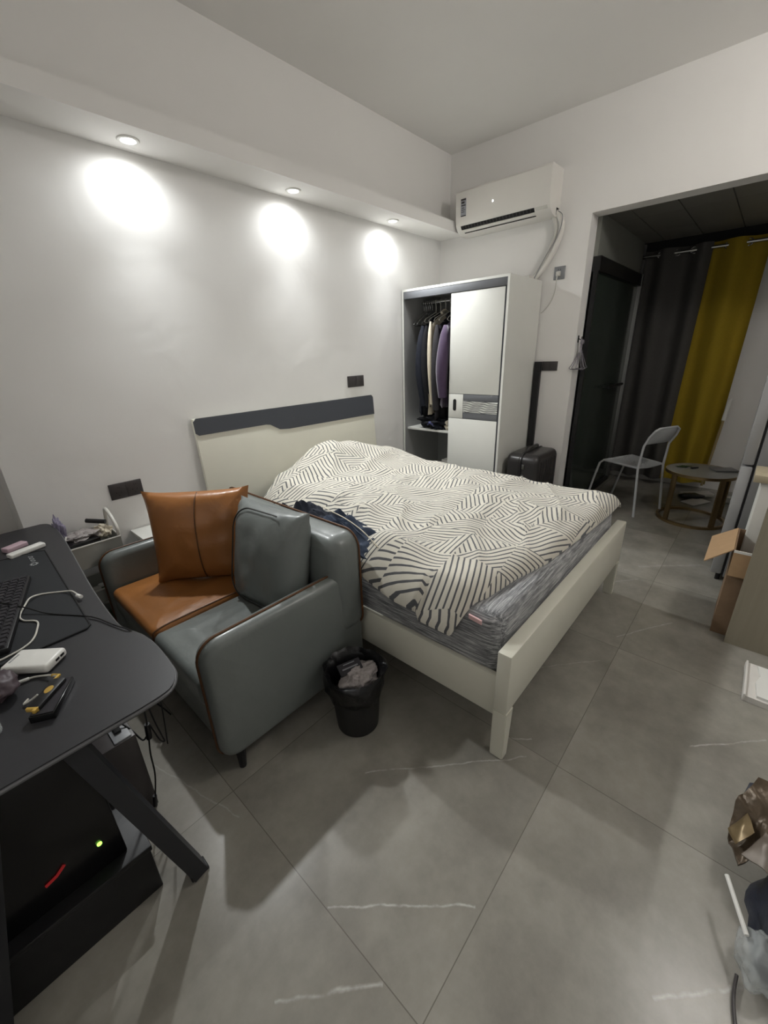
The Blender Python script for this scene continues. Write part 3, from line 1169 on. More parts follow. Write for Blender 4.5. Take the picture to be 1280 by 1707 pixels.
# logo: small round emblem and lettering near the far corner of the pad
bm = bmesh.new()
lx, ly = -3.632, -.545
for k in range(9):
    a = k / 9 * 2 * PI
    obox(bm, (lx + .010 * math.cos(a), ly + .012 * math.sin(a), DZ + .0045), (math.cos(a + .9), math.sin(a + .9), 0), (-math.sin(a + .9), math.cos(a + .9), 0), (0, 0, 1), .010, .0035, .0006)
for k in range(6):
    yy_ = ly + .028 + k * .0135
    box(bm, lx - .004, lx + .010, yy_, yy_ + .0028, DZ + .0042, DZ + .0048)
    if k % 2:
        box(bm, lx - .004, lx - .001, yy_, yy_ + .009, DZ + .0042, DZ + .0048)
    else:
        box(bm, lx + .007, lx + .010, yy_, yy_ + .009, DZ + .0042, DZ + .0048)
obj('logo', bm, M['whiteprint'], mp, label='small white emblem')
kb = thing('keyboard', 'black keyboard lying on the mouse pad at the left', 'keyboard', (-3.80, -.95, DZ))
kd = Vector((-.13, -.50, 0)).normalized()          # along its right-hand short side in the picture
ke = Vector((-.50 * -1, -.13, 0)).normalized()
kx = Vector((kd.y, -kd.x, 0))
if kx.x > 0:
    kx = -kx
kc = Vector((-3.664, -.70, 0)) + kd * .25 + kx * .075
obj('case', rbm(obox, (kc.x, kc.y, DZ + .014), kd, kx, (0, 0, 1), .50, .15, .019, .004), M['black'], kb)
bm = bmesh.new()
for i in range(21):
    for j in range(6):
        p = kc + kd * (-.232 + i * .0232) + kx * (-.058 + j * .0232)
        t = bmesh.new()
        bmesh.ops.create_cube(t, size=1)
        for v in t.verts:
            s_ = 1 if v.co.z < 0 else .78
            v.co = Vector((v.co.x * .0195 * s_, v.co.y * .0195 * s_, v.co.z * .008))
        mk = Matrix((kd, kx, Vector((0, 0, 1)))).transposed().to_4x4()
        mk.translation = Vector((p.x, p.y, DZ + .027))
        join(bm, t, mk)
keys = obj('keys', bm, M['char'], kb)
keys['kind'] = 'stuff'
# white stick-shaped charger and pink one behind
def bar(c, d, L, W_, H, mt, name, lab, cat, bev=.006):
    d = Vector((d[0], d[1], 0)).normalized()
    e = Vector((-d.y, d.x, 0))
    return single(name, rbm(obox, (c[0], c[1], DZ + H / 2 + .0008), d, e, (0, 0, 1), L, W_, H, bev, 3), mt, lab, cat, (c[0], c[1], DZ))


bar((-3.628, -.372), (.125, .045), .135, .036, .021, M['whitep'], 'power_bank', 'slim white stick-shaped charger on the far end of the desk', 'charger')
bar((-3.655, -.285), (.12, .06), .085, .04, .021, M['pink'], 'gadget_case', 'small pale pink block lying behind the white stick charger', 'case', .004)
pb = thing('power_bank', 'rectangular white power bank lying at the front of the desk', 'power bank', (-3.74, -1.325, DZ))
pd_ = Vector((.083, -.085, 0)).normalized()
pe = Vector((-pd_.y, pd_.x, 0))
pcn = Vector((-3.752, -1.296, DZ + .0145))
obj('shell', rbm(obox, pcn, pd_, pe, (0, 0, 1), .122, .078, .026, .009, 4), M['whitep'], pb)
bm = bmesh.new()
for q in (.018, .0):
    obox(bm, pcn + pd_ * .0612 + pe * q + Vector((0, 0, .002)), pe, pd_, (0, 0, 1), .013, .0016, .006)
obj('port', bm, M['dark'], pb)
bm = bmesh.new()
for q in range(7):
    obox(bm, pcn + pd_ * -.047 + pe * (-.018 + q * .005) + Vector((0, 0, .0132)), pe, pd_, (0, 0, 1), .003, .005, .0006)
obj('lettering', bm, M['plate2'], pb)
# black box with the gold and black gadget on top
bx = thing('gadget_box', 'small glossy black box under the gold-trimmed multitool, front of desk', 'box', (-3.75, -1.50, DZ))
gd = Vector((-.062, -.105, 0)).normalized()
ge = Vector((-gd.y, gd.x, 0))
gc_ = Vector((-3.750, -1.493, DZ + .010))
obj('box_body', rbm(obox, gc_, gd, ge, (0, 0, 1), .118, .05, .018, .0015), M['blackg'], bx)
obj('clear_lid', rbm(obox, gc_ + Vector((0, 0, .0102)), gd, ge, (0, 0, 1), .112, .045, .0022, .0008), M['char'], bx)
gg = thing('card_reader', 'black and gold gadget with oval gold button resting on the black box', 'gadget', (-3.76, -1.475, DZ + .02))
gz = DZ + .0265
g0 = Vector((-3.756, -1.486, gz))
gd = Vector((-.075, -.075, 0)).normalized()
ge = Vector((-gd.y, gd.x, 0))
obj('body', rbm(obox, g0, gd, ge, (0, 0, 1), .095, .030, .011, .004), M['black'], gg)
bm = bmesh.new()
t = bmesh.new()
lathe(t, (0, 0, 0), [(0, .002), (.0085, .0015), (.0095, 0), (0, -.001)], 20)
join(bm, t, Matrix.Translation(g0 + gd * -.008 + Vector((0, 0, .005))) @ Matrix.Rotation(math.atan2(gd.y, gd.x), 4, 'Z') @ Matrix.Diagonal((1.35, .9, 1, 1)))
obj('button', bm, M['goldp'], gg, label='oval gold button')
bm = rbm(obox, g0 + gd * .044, gd, ge, (0, 0, 1), .013, .027, .010, .002)
obox(bm, g0 + gd * .052 + ge * .008, gd, ge, (0, 0, 1), .008, .008, .010, .002)
obj('gold_clip', bm, M['goldp'], gg, label='gold clip')
z_ = DZ + .006
bm = T([(-3.785, -1.352, z_), (-3.765, -1.358, z_), (-3.74, -1.385, z_ + .004), (-3.733, -1.415, z_ + .016), (-3.725, -1.438, z_ + .022)], .0024, smooth=6)
tube(bm, [(-3.79, -1.440, z_), (-3.80, -1.452, z_), (-3.785, -1.458, z_ + .006), (-3.772, -1.465, z_ + .016)], .0024, smooth=6)
cs = thing('charging_cable', 'short white cable curled beside the gold-trimmed multitool', 'cable', (-3.76, -1.38, DZ))
obj('cord', bm, M['cablew'], cs)
obj('plug', T([(-3.795, -1.350, z_), (-3.775, -1.354, z_)], .004, 8), M['whitep'], cs)
obj('gold_plug', T([(-3.733, -1.413, z_ + .016), (-3.722, -1.436, z_ + .022), (-3.733, -1.446, z_ + .022)], .004, 8), M['goldp'], cs)
cw = thing('charging_cable', 'long white cable curving across the mouse pad and keyboard', 'cable', (-3.68, -1.0, DZ))
pz_ = DZ + .0075
bm = T([(-3.582, -1.000, pz_ + .006), (-3.590, -.955, pz_ + .01), (-3.609, -.909, pz_), (-3.663, -.868, pz_), (-3.695, -.885, pz_ + .008), (-3.715, -.925, pz_ + .008), (-3.739, -.985, pz_ + .004),
        (-3.735, -1.02, pz_), (-3.71, -1.055, pz_), (-3.714, -1.10, pz_), (-3.744, -1.175, pz_), (-3.812, -1.205, pz_), (-3.90, -1.20, pz_)], .0026, 8, smooth=7)
obj('cord', bm, M['cablew'], cw)
obj('plug', T([(-3.585, -.992, pz_ + .006), (-3.578, -1.014, pz_ + .006)], .0062, 10), M['whitep'], cw)
bm = T([(-3.86, -.80, DZ + .034), (-3.773, -.886, DZ + .036), (-3.72, -.96, DZ + .022), (-3.674, -1.035, DZ + .007), (-3.589, -1.165, DZ + .006), (-3.556, -1.268, DZ + .005), (-3.532, -1.335, DZ + .002),
        (-3.51, -1.36, DZ - .05), (-3.515, -1.37, DZ - .25), (-3.53, -1.36, .30)], .0022, 6, smooth=6)
single('usb_cable', bm, M['cableb'], 'thin black cable crossing the mouse pad and hanging over the desk edge', 'cable', (-3.6, -1.2, DZ))
# purple pouch and bottle at the very left edge
bm = rbm(crumple, (-3.835, -1.365, DZ + .03), .042, .055, .030, seed=2, amp=.35, sub=4, freq=1.8, floor_z=DZ)
single('pouch', bm, mat('mauve_brown_pouch', rgb(78, 66, 72), .5, var=.2), 'dark mauve pouch at the left picture edge in front of the white power bank', 'pouch', (-3.835, -1.365, DZ), ang=70)
bm = rbm(lathe, (-3.878, -1.50, DZ), [(.028, 0), (.033, .006), (.034, .03), (.031, .036), (.034, .042), (.034, .07), (.031, .076), (.034, .082), (.034, .12), (.028, .15), (.013, .175), (.013, .19)], 28)
bo = thing('bottle', 'clear ribbed plastic bottle cut off by the left picture edge', 'bottle', (-3.878, -1.50, DZ))
obj('bottle_body', bm, M['clear'], bo)
obj('cap', rbm(lathe, (-3.878, -1.50, DZ), [(.0145, .178), (.0145, .197), (0, .198)], 24), M['whitep'], bo)

# ---------------------------------------------------------------- under the desk
lb = thing('storage_box', 'low black box standing on the floor under the desk', 'box', (-3.92, -1.33, 0))
bm = B(-4.20, -3.685, -1.555, -1.05, 0, .17, .004)
obj('body', bm, M['black'], lb)
obj('lid', B(-4.205, -3.68, -1.56, -1.045, .17, .19, .004), M['black'], lb)
pc = thing('computer_tower', 'black computer tower with green and red lights under the desk', 'computer', (-3.96, -1.3, .19))
obj('tower_case', B(-4.18, -3.73, -1.52, -1.29, .19, .62, .004), M['blackg'], pc)
bm = bmesh.new()
t = bmesh.new()
lathe(t, (0, 0, 0), [(0, 0), (.006, 0), (.006, .003), (0, .004)], 16)
join(bm, t, Matrix.Translation((-3.779, -1.5205, .285)) @ Matrix.Rotation(PI / 2, 4, 'X'))
obj('power_light', bm, M['led'], pc, label='green glowing light')
obj('light_strip', T([(-3.90, -1.5215, .275), (-3.875, -1.5215, .283), (-3.855, -1.5215, .30)], .004, 6), M['redled'], pc, label='red glowing strip')
gbx = thing('amplifier_box', 'grey metal box with a pale top panel behind the computer tower', 'box', (-3.66, -1.3, .19))
gbx.location = (-3.7, -1.27, .19)
gbx.matrix_basis = Matrix.Translation((-3.7, -1.27, 0))
obj('body', B(-3.72, -3.595, -1.28, -1.06, .0, .34, .003), M['plate'], gbx)
obj('top_panel', B(-3.655, -3.605, -1.275, -1.075, .34, .346, .001), M['plate2'], gbx, label='pale top panel')
bm = rbm(lathe, (-3.630, -1.10, .346), [(.013, 0), (.015, .002), (.013, .004), (.0, .003)], 20)
obj('round_button', bm, M['plate2'], gbx)
obj('socket', rbm(box, -3.642, -3.622, -1.24, -1.14, .3465, .356, .003), M['dark'], gbx)
# dangling cables below the desk edge
bm = T([(-3.555, -1.27, .73), (-3.548, -1.29, .60), (-3.553, -1.30, .45), (-3.562, -1.30, .34), (-3.575, -1.30, .25), (-3.582, -1.30, .15), (-3.606, -1.30, .04)], .0028, 6, smooth=6)
dc = thing('dangling_cable', 'black cable with plugs hanging below the desk edge', 'cable', (-3.57, -1.3, .4))
obj('cord', bm, M['cableb'], dc)
bm = T([(-3.548, -1.29, .60), (-3.540, -1.31, .40), (-3.530, -1.31, .30), (-3.525, -1.30, .26), (-3.538, -1.30, .28), (-3.552, -1.30, .36)], .0024, 6, smooth=6)
obj('loop', bm, M['cableb'], dc)
bm = T([(-3.562, -1.30, .34), (-3.58, -1.28, .30), (-3.60, -1.24, .34), (-3.625, -1.20, .37), (-3.63, -1.18, .356)], .003, 6, smooth=6)
obj('side_cord', bm, M['cableb'], dc)
bm = T([(-3.559, -1.30, .37), (-3.565, -1.30, .31)], .009, 8)
obj('plug', bm, M['black'], dc)
obj('plug', T([(-3.602, -1.30, .065), (-3.610, -1.30, .02)], .007, 8), M['black'], dc)
single('floor_cable', T([(-3.44, -.70, .004), (-3.424, -.76, .004), (-3.41, -.84, .004), (-3.401, -.91, .004)], .003, 6, smooth=5), M['cableb'],
       'short black cable end lying on the floor between desk and sofa', 'cable', (-3.42, -.8, 0))

# ---------------------------------------------------------------- bedside: cart and nightstand
ns = thing('nightstand', 'low white nightstand against the wall behind the sofa arm', 'nightstand', (-2.92, -.13, 0))
obj('top', B(-3.14, -2.70, -.25, -.008, .563, .585, .003), M['warwhite'], ns)
obj('body', B(-3.12, -2.72, -.24, -.012, .08, .563), M['warwhite'], ns)
obj('drawer', B(-3.115, -2.725, -.253, -.24, .34, .555, .003), M['warwhite'], ns)
for x in (-3.10, -2.74):
    for yv in (-.22, -.03):
        obj('leg', B(x - .015, x + .015, yv - .015, yv + .015, 0, .08), M['warwhite'], ns)

ct = thing('storage_cart', 'slim white three-tier basket cart between desk and sofa', 'cart', (-3.38, -.2, 0))
cx0, cx1, cy0, cy1 = -3.493, -3.247, -.243, -.020


def basket(z0, z1, mt):
    bm = bmesh.new()
    th = .004
    box(bm, cx0, cx1, cy0, cy1, z0, z0 + th)
    box(bm, cx0, cx1, cy0, cy0 + th, z0 + th, z1)
    box(bm, cx0, cx1, cy1 - th, cy1, z0 + th, z1)
    box(bm, cx0, cx0 + th, cy0 + th, cy1 - th, z0 + th, z1)
    box(bm, cx1 - th, cx1, cy0 + th, cy1 - th, z0 + th, z1)
    b = obj('basket', bm, mt, ct)
    rim = [Vector((cx0, cy0, z1)), Vector((cx1, cy0, z1)), Vector((cx1, cy1, z1)), Vector((cx0, cy1, z1))]
    sub('rim', T(rim, .005, 8, closed=True), M['offp'], b, ct)
    return b


basket(.535, .655, M['frost'])
basket(.325, .40, M['frost'])
basket(.10, .20, M['frost'])
for x in (cx0 + .01, cx1 - .01):
    for yv in (cy0 + .01, cy1 - .01):
        obj('post', T([(x, yv, .04), (x, yv, .652)], .007, 8), M['offp'], ct)
        obj('caster', T([(x, yv - .008, .02), (x, yv + .008, .02)], .02, 14), M['black'], ct)
bm = T([(cx1 - .004, cy0 + .01, .652), (cx1 - .002, cy0 + .015, .70), (cx1 - .002, cy0 + .06, .745), (cx1 - .002, cy0 + .11, .768), (cx1 - .002, cy0 + .16, .765), (cx1 - .002, cy1 - .015, .655)], .009, 10, smooth=6)
obj('handle', bm, M['offp'], ct, label='arched white handle')
bm = rbm(obox, (-3.41, -.185, .650), (1, .06, .02), (-.1, 1, 0), (0, 0, 1), .15, .09, .045, .004)
single('black_tray', bm, M['blackg'], 'black box wrapped in clear film on top of the basket cart', 'box', (-3.41, -.185, .56))
bm = rbm(crumple, (-3.39, -.125, .672), .10, .07, .026, seed=8, amp=.5, sub=5, freq=2.4)
single('plastic_wrap', bm, M['clearbag'], 'crumpled clear film over the black box on the cart', 'wrap', (-3.39, -.125, .66), ang=70)
bm = T([(-3.345, -.09, .735), (-3.275, -.15, .722)], .012, 10)
single('black_brush', bm, M['black'], 'short black rod lying on the cart top by the handle', 'brush', (-3.31, -.12, .72))
bm = rbm(crumple, (-3.295, -.13, .672), .04, .06, .03, seed=12, amp=.5, sub=4, freq=2.4)
single('beige_pouch', bm, M['cream'], 'small pale pouch inside the top basket by the arched handle', 'pouch', (-3.295, -.13, .64), ang=70)
bm = rbm(crumple, (-3.468, -.10, .705), .026, .035, .085, seed=15, amp=.6, sub=5, freq=1.9)
single('lilac_bag', bm, M['lilac'], 'twisted lilac plastic bag at the far desk corner', 'bag', (-3.468, -.10, .62), ang=70)
single('white_straw', T([(-3.492, -.24, .66), (-3.462, -.20, .715)], .0035, 8), M['whitep'], 'thin white stick leaning by the lilac bag', 'stick', (-3.49, -.24, .66))
for i, (x, yv, z, h, r, mt, lab) in enumerate([
    (-3.385, -.20, .33, .07, .022, M['green'], 'olive green jar in the middle basket of the cart'),
    (-3.325, -.21, .33, .075, .018, M['clear'], 'left clear bottle in the middle basket of the cart'),
    (-3.283, -.21, .33, .075, .018, M['clear'], 'right clear bottle in the middle basket, next to the sofa arm')]):
    t_ = thing('jar', lab, 'jar', (x, yv, z))
    obj('jar_body', rbm(lathe, (x, yv, z), [(r * .9, 0), (r, .004), (r, h * .8), (r * .6, h * .92), (r * .6, h)], 20), mt, t_)
    obj('lid', rbm(lathe, (x, yv, z), [(r * .65, h), (r * .65, h + .012), (0, h + .013)], 20), M['whitep'], t_)
single('white_carton', rbm(obox, (-3.43, -.21, .37), (1, .05, 0), (-.05, 1, 0), (0, 0, 1), .075, .03, .075, .002), M['paper'], 'small pale carton in the middle basket', 'carton', (-3.43, -.21, .33))
single('green_pack', rbm(obox, (-3.37, -.18, .165), (1, .05, 0), (-.05, 1, 0), (0, 0, 1), .12, .06, .12, .004), M['green'], 'dark green packet standing in the bottom basket', 'packet', (-3.37, -.18, .11))

# ---------------------------------------------------------------- wall plates
def plate(name, lab, x0, x1, z0, z1, gangs):
    t_ = thing(name, lab, 'socket', ((x0 + x1) / 2, 0, (z0 + z1) / 2))
    obj('plate', B(x0, x1, -.010, -.0005, z0, z1, .002), M['plate'], t_)
    wd = (x1 - x0) / gangs
    for k in range(gangs):
        p = obj('cover', B(x0 + wd * k + .004, x0 + wd * (k + 1) - .004, -.0125, -.010, z0 + .004, z1 - .004, .001), M['plate'], t_)
        bm = bmesh.new()
        cxx, czz = x0 + wd * (k + .5), (z0 + z1) / 2
        for dx, dz, a in ((0, .022, 1), (.009, .022, 1), (-.012, -.006, .5), (.012, -.006, -.5), (0, -.024, 0)):
            obox(bm, (cxx + dx, -.0127, czz + dz), (1, 0, a * .3), (0, 1, 0), (-a * .3, 0, 1), .002, .001, .008)
        sub('slot', bm, M['dark'], p, t_)
    return t_


plate('wall_socket', 'wide dark double socket plate on the wall left of the sofa cushion', -3.187, -3.019, .783, .872, 2)
plate('wall_socket', 'dark double socket plate above the headboard right end', -1.318, -1.133, 1.247, 1.336, 2)
# grey socket with the air conditioner plug
t_ = thing('wall_socket', 'grey socket plate with a white plug above the wardrobe side', 'socket', (0, -1.165, 2.06))
obj('plate', B(-.010, -.0005, -1.208, -1.121, 2.015, 2.108, .002), M['plate2'], t_)
bm = bmesh.new()
for dy in (-.009, .009):
    obox(bm, (-.0105, -1.163 + dy, 2.085), (1, 0, 0), (0, 1, 0), (0, 0, 1), .001, .003, .009)
obj('slot', bm, M['dark'], t_)
pg = thing('power_plug', 'off-white plug and cord leading down behind the wardrobe', 'plug', (-.02, -1.165, 2.05))
obj('plug', rbm(box, -.045, -.0105, -1.18, -1.15, 2.035, 2.07, .005), M['offp'], pg)
obj('cord', T([(-.045, -1.165, 2.045), (-.055, -1.165, 2.01), (-.04, -1.155, 1.93), (-.02, -1.125, 1.86), (-.012, -1.075, 1.80), (-.012, -1.045, 1.78)], .0035, 6, smooth=6), M['offp'], pg)
# switch plate beside the black slat
t_ = thing('light_switch', 'dark grey switch plate at the top of the black plank', 'switch', (0, -1.165, 1.35))
obj('plate', B(-.010, -.0005, -1.233, -1.10, 1.317, 1.393, .002), M['plate'], t_)
obj('rocker', B(-.0125, -.010, -1.228, -1.168, 1.322, 1.388, .001), M['plate'], t_)
obj('rocker', B(-.0125, -.010, -1.164, -1.105, 1.322, 1.388, .001), M['plate'], t_)
single('wooden_plank', B(-.045, -.012, -1.10, -1.046, 0.01, 1.392, .002), M['black'], 'tall black plank standing in the gap behind the suitcase', 'plank', (-.03, -1.073, 0))
# hook and the bunch of wire hangers at the wall end
t_ = thing('wall_hook', 'small black hook on the wall end holding wire hangers', 'hook', (.045, -1.358, 1.56))
obj('hook_plate', B(.035, .055, -1.3636, -1.3580, 1.535, 1.59, .001), M['black'], t_)
obj('hook_arm', T([(.045, -1.3636, 1.565), (.045, -1.385, 1.555), (.045, -1.388, 1.58)], .004, 8), M['black'], t_)


def hanger_mesh(w=.40, drop=.13, r=.0028, hook=.05):
    # hanger in local XZ plane, hook top at origin
    bm = T([(.012, 0, -.016), (.020, 0, -.004), (.012, 0, .012), (0, 0, .016), (-.012, 0, .010), (-.014, 0, -.006), (0, 0, -.03), (0, 0, -hook)], r, 6, smooth=5)
    tri = [(0, 0, -hook), (w / 2 - .02, 0, -hook - drop + .02), (w / 2, 0, -hook - drop), (w / 2 - .02, 0, -hook - drop - .01), (-w / 2 + .02, 0, -hook - drop - .01), (-w / 2, 0, -hook - drop), (-w / 2 + .02, 0, -hook - drop + .02), (0, 0, -hook)]
    tube(bm, tri, r, 6)
    return bm


hm = obj('wire_hanger', hanger_mesh(.20, .15, .0030, .05), M['lilac'], None)
hm.data.materials[0] = mat('grey_violet_coated_wire', rgb(146, 142, 150), .4, .3)
tag(hm, 'grey coated wire hanger in the bunch hanging from the black hook at the wall end', 'hanger', 'wire hangers on the wall hook')
hm.location = (.045, -1.386, 1.545)
hm.rotation_euler = (.04, 0, .25)
for k, (a, dz) in enumerate(((.55, -.004), (.85, -.009), (-.45, -.006), (-.15, -.006))):
    h2 = hm.copy()
    COL.objects.link(h2)
    h2.location = (.045, -1.388 - .004 * k, 1.545 + dz)
    h2.rotation_euler = (.03 * k, 0, a)
    h2['label'] = 'grey coated wire hanger in the bunch hanging from the black hook at the wall end'

# ---------------------------------------------------------------- air conditioner
ac = thing('air_conditioner', 'white split air conditioner mounted high on the right wall', 'air conditioner', (-.1, -.70, 2.45))
prof = [(-.0005, 2.445), (-.09, 2.44), (-.135, 2.448), (-.175, 2.47), (-.197, 2.50), (-.207, 2.535), (-.214, 2.735), (-.206, 2.748), (-.19, 2.75), (-.0005, 2.755)]
pr_ = prof
bm = bmesh.new()
mt_ = Matrix(((1, 0, 0, 0), (0, 0, 1, -1.112), (0, 1, 0, 0), (0, 0, 0, 1)))
t = bmesh.new()
a = [t.verts.new((x, -1.112, z)) for x, z in pr_]
b = [t.verts.new((x, -.300, z)) for x, z in pr_]
t.faces.new(a)
t.faces.new(b[::-1])
for k in range(len(pr_)):
    t.faces.new((a[k], a[(k + 1) % len(pr_)], b[(k + 1) % len(pr_)], b[k]))
obj('housing', t, M['ac'], ac, ang=28)
hs = ac.children[-1]
# outlet: dark recess band and louvre
en = Vector((-.05, 0, -.03)).normalized()
mid = Vector((-.187, 0, 2.484))


def strip(y0, y1, c, nrm_, w_, th, bev=0.0):
    nn = Vector(nrm_).normalized()
    e2 = Vector((nn.z, 0, -nn.x))
    return rbm(obox, (c[0], (y0 + y1) / 2, c[1]), (0, 1, 0), e2, nn, abs(y1 - y0), w_, th, bev)


obj('air_outlet', strip(-.99, -.345, (-.188, 2.487), (-.8, 0, -.6), .030, .004), M['dark'], ac)
obj('louvre', strip(-.985, -.35, (-.171, 2.467), (-.55, 0, -.83), .020, .010, .003), M['ac'], ac)
bm = bmesh.new()
for k in range(22):
    yk = -.36 - k * .0285
    join(bm, strip(yk - .004, yk, (-.190, 2.489), (-.8, 0, -.6), .024, .004))
obj('vent_fin', bm, M['plate'], ac)
obj('lower_slot', strip(-.99, -.36, (-.150, 2.4535), (-.3, 0, -.95), .008, .003), M['dark'], ac)
obj('display_trim', strip(-1.09, -1.00, (-.190, 2.489), (-.8, 0, -.6), .024, .003, .001), M['offp'], ac)
obj('status_light', rbm(obox, (-.2125, -.645, 2.615), (1, 0, 0), (0, 1, 0), (0, 0, 1), .003, .007, .012), M['acled'], ac)
lab_ = obj('energy_label', rbm(obox, (-.2118, -.375, 2.625), (1, 0, .035), (0, 1, 0), (-.035, 0, 1), .0016, .052, .125), M['offp'], ac)
lab_.data.materials[0] = mat('energy_label_paper', rgb(168, 170, 178), .6)
bm = bmesh.new()
for q, (zz, hh, ww) in enumerate(((2.680, .012, .046), (2.660, .014, .030), (2.640, .008, .040), (2.622, .005, .022), (2.608, .004, .036), (2.594, .004, .03), (2.566, .007, .046))):
    obox(bm, (-.2132 + .035 * (zz - 2.625) * -1, -.375 + (.004 if q % 2 else 0), zz), (1, 0, .035), (0, 1, 0), (-.035, 0, 1), .0012, ww, hh)
sub('print', bm, M['plate'], lab_, ac)
bm = B(-.07, -.03, -1.1145, -1.111, 2.455, 2.50)
obj('pipe_opening', bm, M['dark'], ac)
# pipes and cord
pp = thing('pipe_bundle', 'white taped air conditioner pipes curving down the wall', 'pipe', (-.04, -1.1, 2.3))
path = [(-.05, -1.10, 2.47), (-.045, -1.135, 2.45), (-.035, -1.155, 2.38), (-.035, -1.14, 2.29), (-.035, -1.10, 2.20), (-.035, -1.05, 2.12), (-.035, -.98, 2.05), (-.035, -.90, 2.03)]
obj('insulated_pipe', T(path, .022, 12, smooth=6), M['ac'], pp)
path = [(x - .004, y_ + .042, z_ - .012) for x, y_, z_ in path]
obj('insulated_pipe', T(path, .013, 12, smooth=6), M['offp'], pp)
bm = T([(-.06, -1.118, 2.48), (-.07, -1.165, 2.44), (-.06, -1.155, 2.36), (-.06, -1.12, 2.28), (-.06, -1.05, 2.17), (-.06, -.98, 2.04)], .0035, 6, smooth=6)
obj('thin_cord', bm, M['plate2'], pp)

# ---------------------------------------------------------------- wardrobe
WX, WY0, WY1, WH = -.597, -.010, -1.036, 2.020
wd = thing('wardrobe', 'tall white sliding-door wardrobe with slate trim in the corner', 'wardrobe', (-.3, -.52, 0))
bm = B(WX, -.02, WY1, WY1 + .018, 0, WH)
obj('side_panel', bm, M['warwhite'], wd)
obj('side_panel', B(WX, -.02, WY0 - .018, WY0, 0, WH), M['warin'], wd)
obj('front_edge', B(WX - .004, WX, WY0 - .016, WY0, 0, WH), M['warwhite'], wd)
obj('front_edge', B(WX - .004, WX, WY1, WY1 + .018, 0, WH), M['warwhite'], wd)
obj('top_panel', B(WX - .004, -.02, WY1 + .018, WY0 - .018, WH - .018, WH), M['warwhite'], wd)
obj('bottom_panel', B(WX, -.02, WY1 + .018, WY0 - .018, .06, .08), M['warwhite'], wd)
obj('plinth', B(WX + .01, WX + .03, WY1 + .018, WY0 - .018, 0, .06), M['warwhite'], wd)
obj('back_panel', B(-.028, -.02, WY1 + .018, WY0 - .018, .08, WH - .018), M['warin'], wd)
obj('door_track', B(WX - .002, WX + .05, WY1 + .018, WY0 - .018, WH - .075, WH - .018, .001), M['midgrey'], wd, label='slate grey top track')
obj('shelf', B(-.56, -.028, -.55, WY0 - .018, .795, .812), M['warwhite'], wd)
obj('divider', B(-.54, -.028, -.565, -.55, .08, WH - .09), M['warin'], wd)
obj('inner_box', B(-.5, -.028, -.55, -.40, .08, .52), M['offp'], wd)
obj('clothes_rail', T([(-.32, -.030, 1.925), (-.32, -.549, 1.925)], .013, 12), M['chrome'], wd)
# right-hand sliding door
dy0, dy1 = -.527, -1.000
zt, za, zb = 1.943, 1.152, .948
xd = WX + .006
dr = obj('sliding_door', B(xd + .002, xd + .018, dy1 - .016, dy0 + .004, .07, zt), M['slate'], wd)
sub('upper_panel', B(xd - .004, xd + .002, dy1, dy0, za + .004, zt - .002, .001), M['warwhite'], dr, wd)
sub('lower_panel', B(xd - .004, xd + .002, dy1, dy0, .075, zb - .004, .001), M['warwhite'], dr, wd)
sub('handle_panel', B(xd - .004, xd + .002, -.672, dy0, zb, za, .001), M['warwhite'], dr, wd)
sub('grey_band', B(xd - .003, xd + .002, dy1, -.676, za - .052, za, .001), M['midgrey'], dr, wd)
sub('grey_band', B(xd - .003, xd + .002, dy1, -.676, zb, zb + .052, .001), M['midgrey'], dr, wd)
# carved wavy panel
bm = bmesh.new()
NY, NZ = 40, 36
gg_ = {}
for i in range(NY + 1):
    for j in range(NZ + 1):
        yv = dy1 + (-.676 - dy1) * i / NY
        zv = zb + .055 + (za - .055 - zb - .055) * j / NZ
        ph = (zv - zb) * 2 * PI / .0155 + 1.6 * math.sin(yv * 17) + .9 * math.sin(yv * 31 + zv * 12)
        gg_[i, j] = bm.verts.new((xd - .003 - .003 * abs(math.sin(ph / 2)) ** .5, yv, zv))
for i in range(NY):
    for j in range(NZ):
        bm.faces.new((gg_[i, j], gg_[i + 1, j], gg_[i + 1, j + 1], gg_[i, j + 1]))
sub('wave_panel', bm, M['warwhite'], dr, wd, ang=80)
bm = bmesh.new()
for q in range(6):
    z0_ = zb + .062 + q * .0158
    pth = [(xd - .0065, dy1 + (-.676 - dy1) * i / 30, z0_ + .0045 * math.sin(i * .42 + q * .7) + .002 * math.sin(i * .9 + q)) for i in range(31)]
    tube(bm, pth, .0021, 5)
sub('wave_groove', bm, M['stripe'], dr, wd)
bm = bmesh.new()
prism(bm, rrect(.032, .100, .0155, 6), frame((xd - .0042, -.590, 1.06), (0, -1, 0), (0, 0, 1)), .002)
sub('handle_recess', bm, M['dark'], dr, wd)

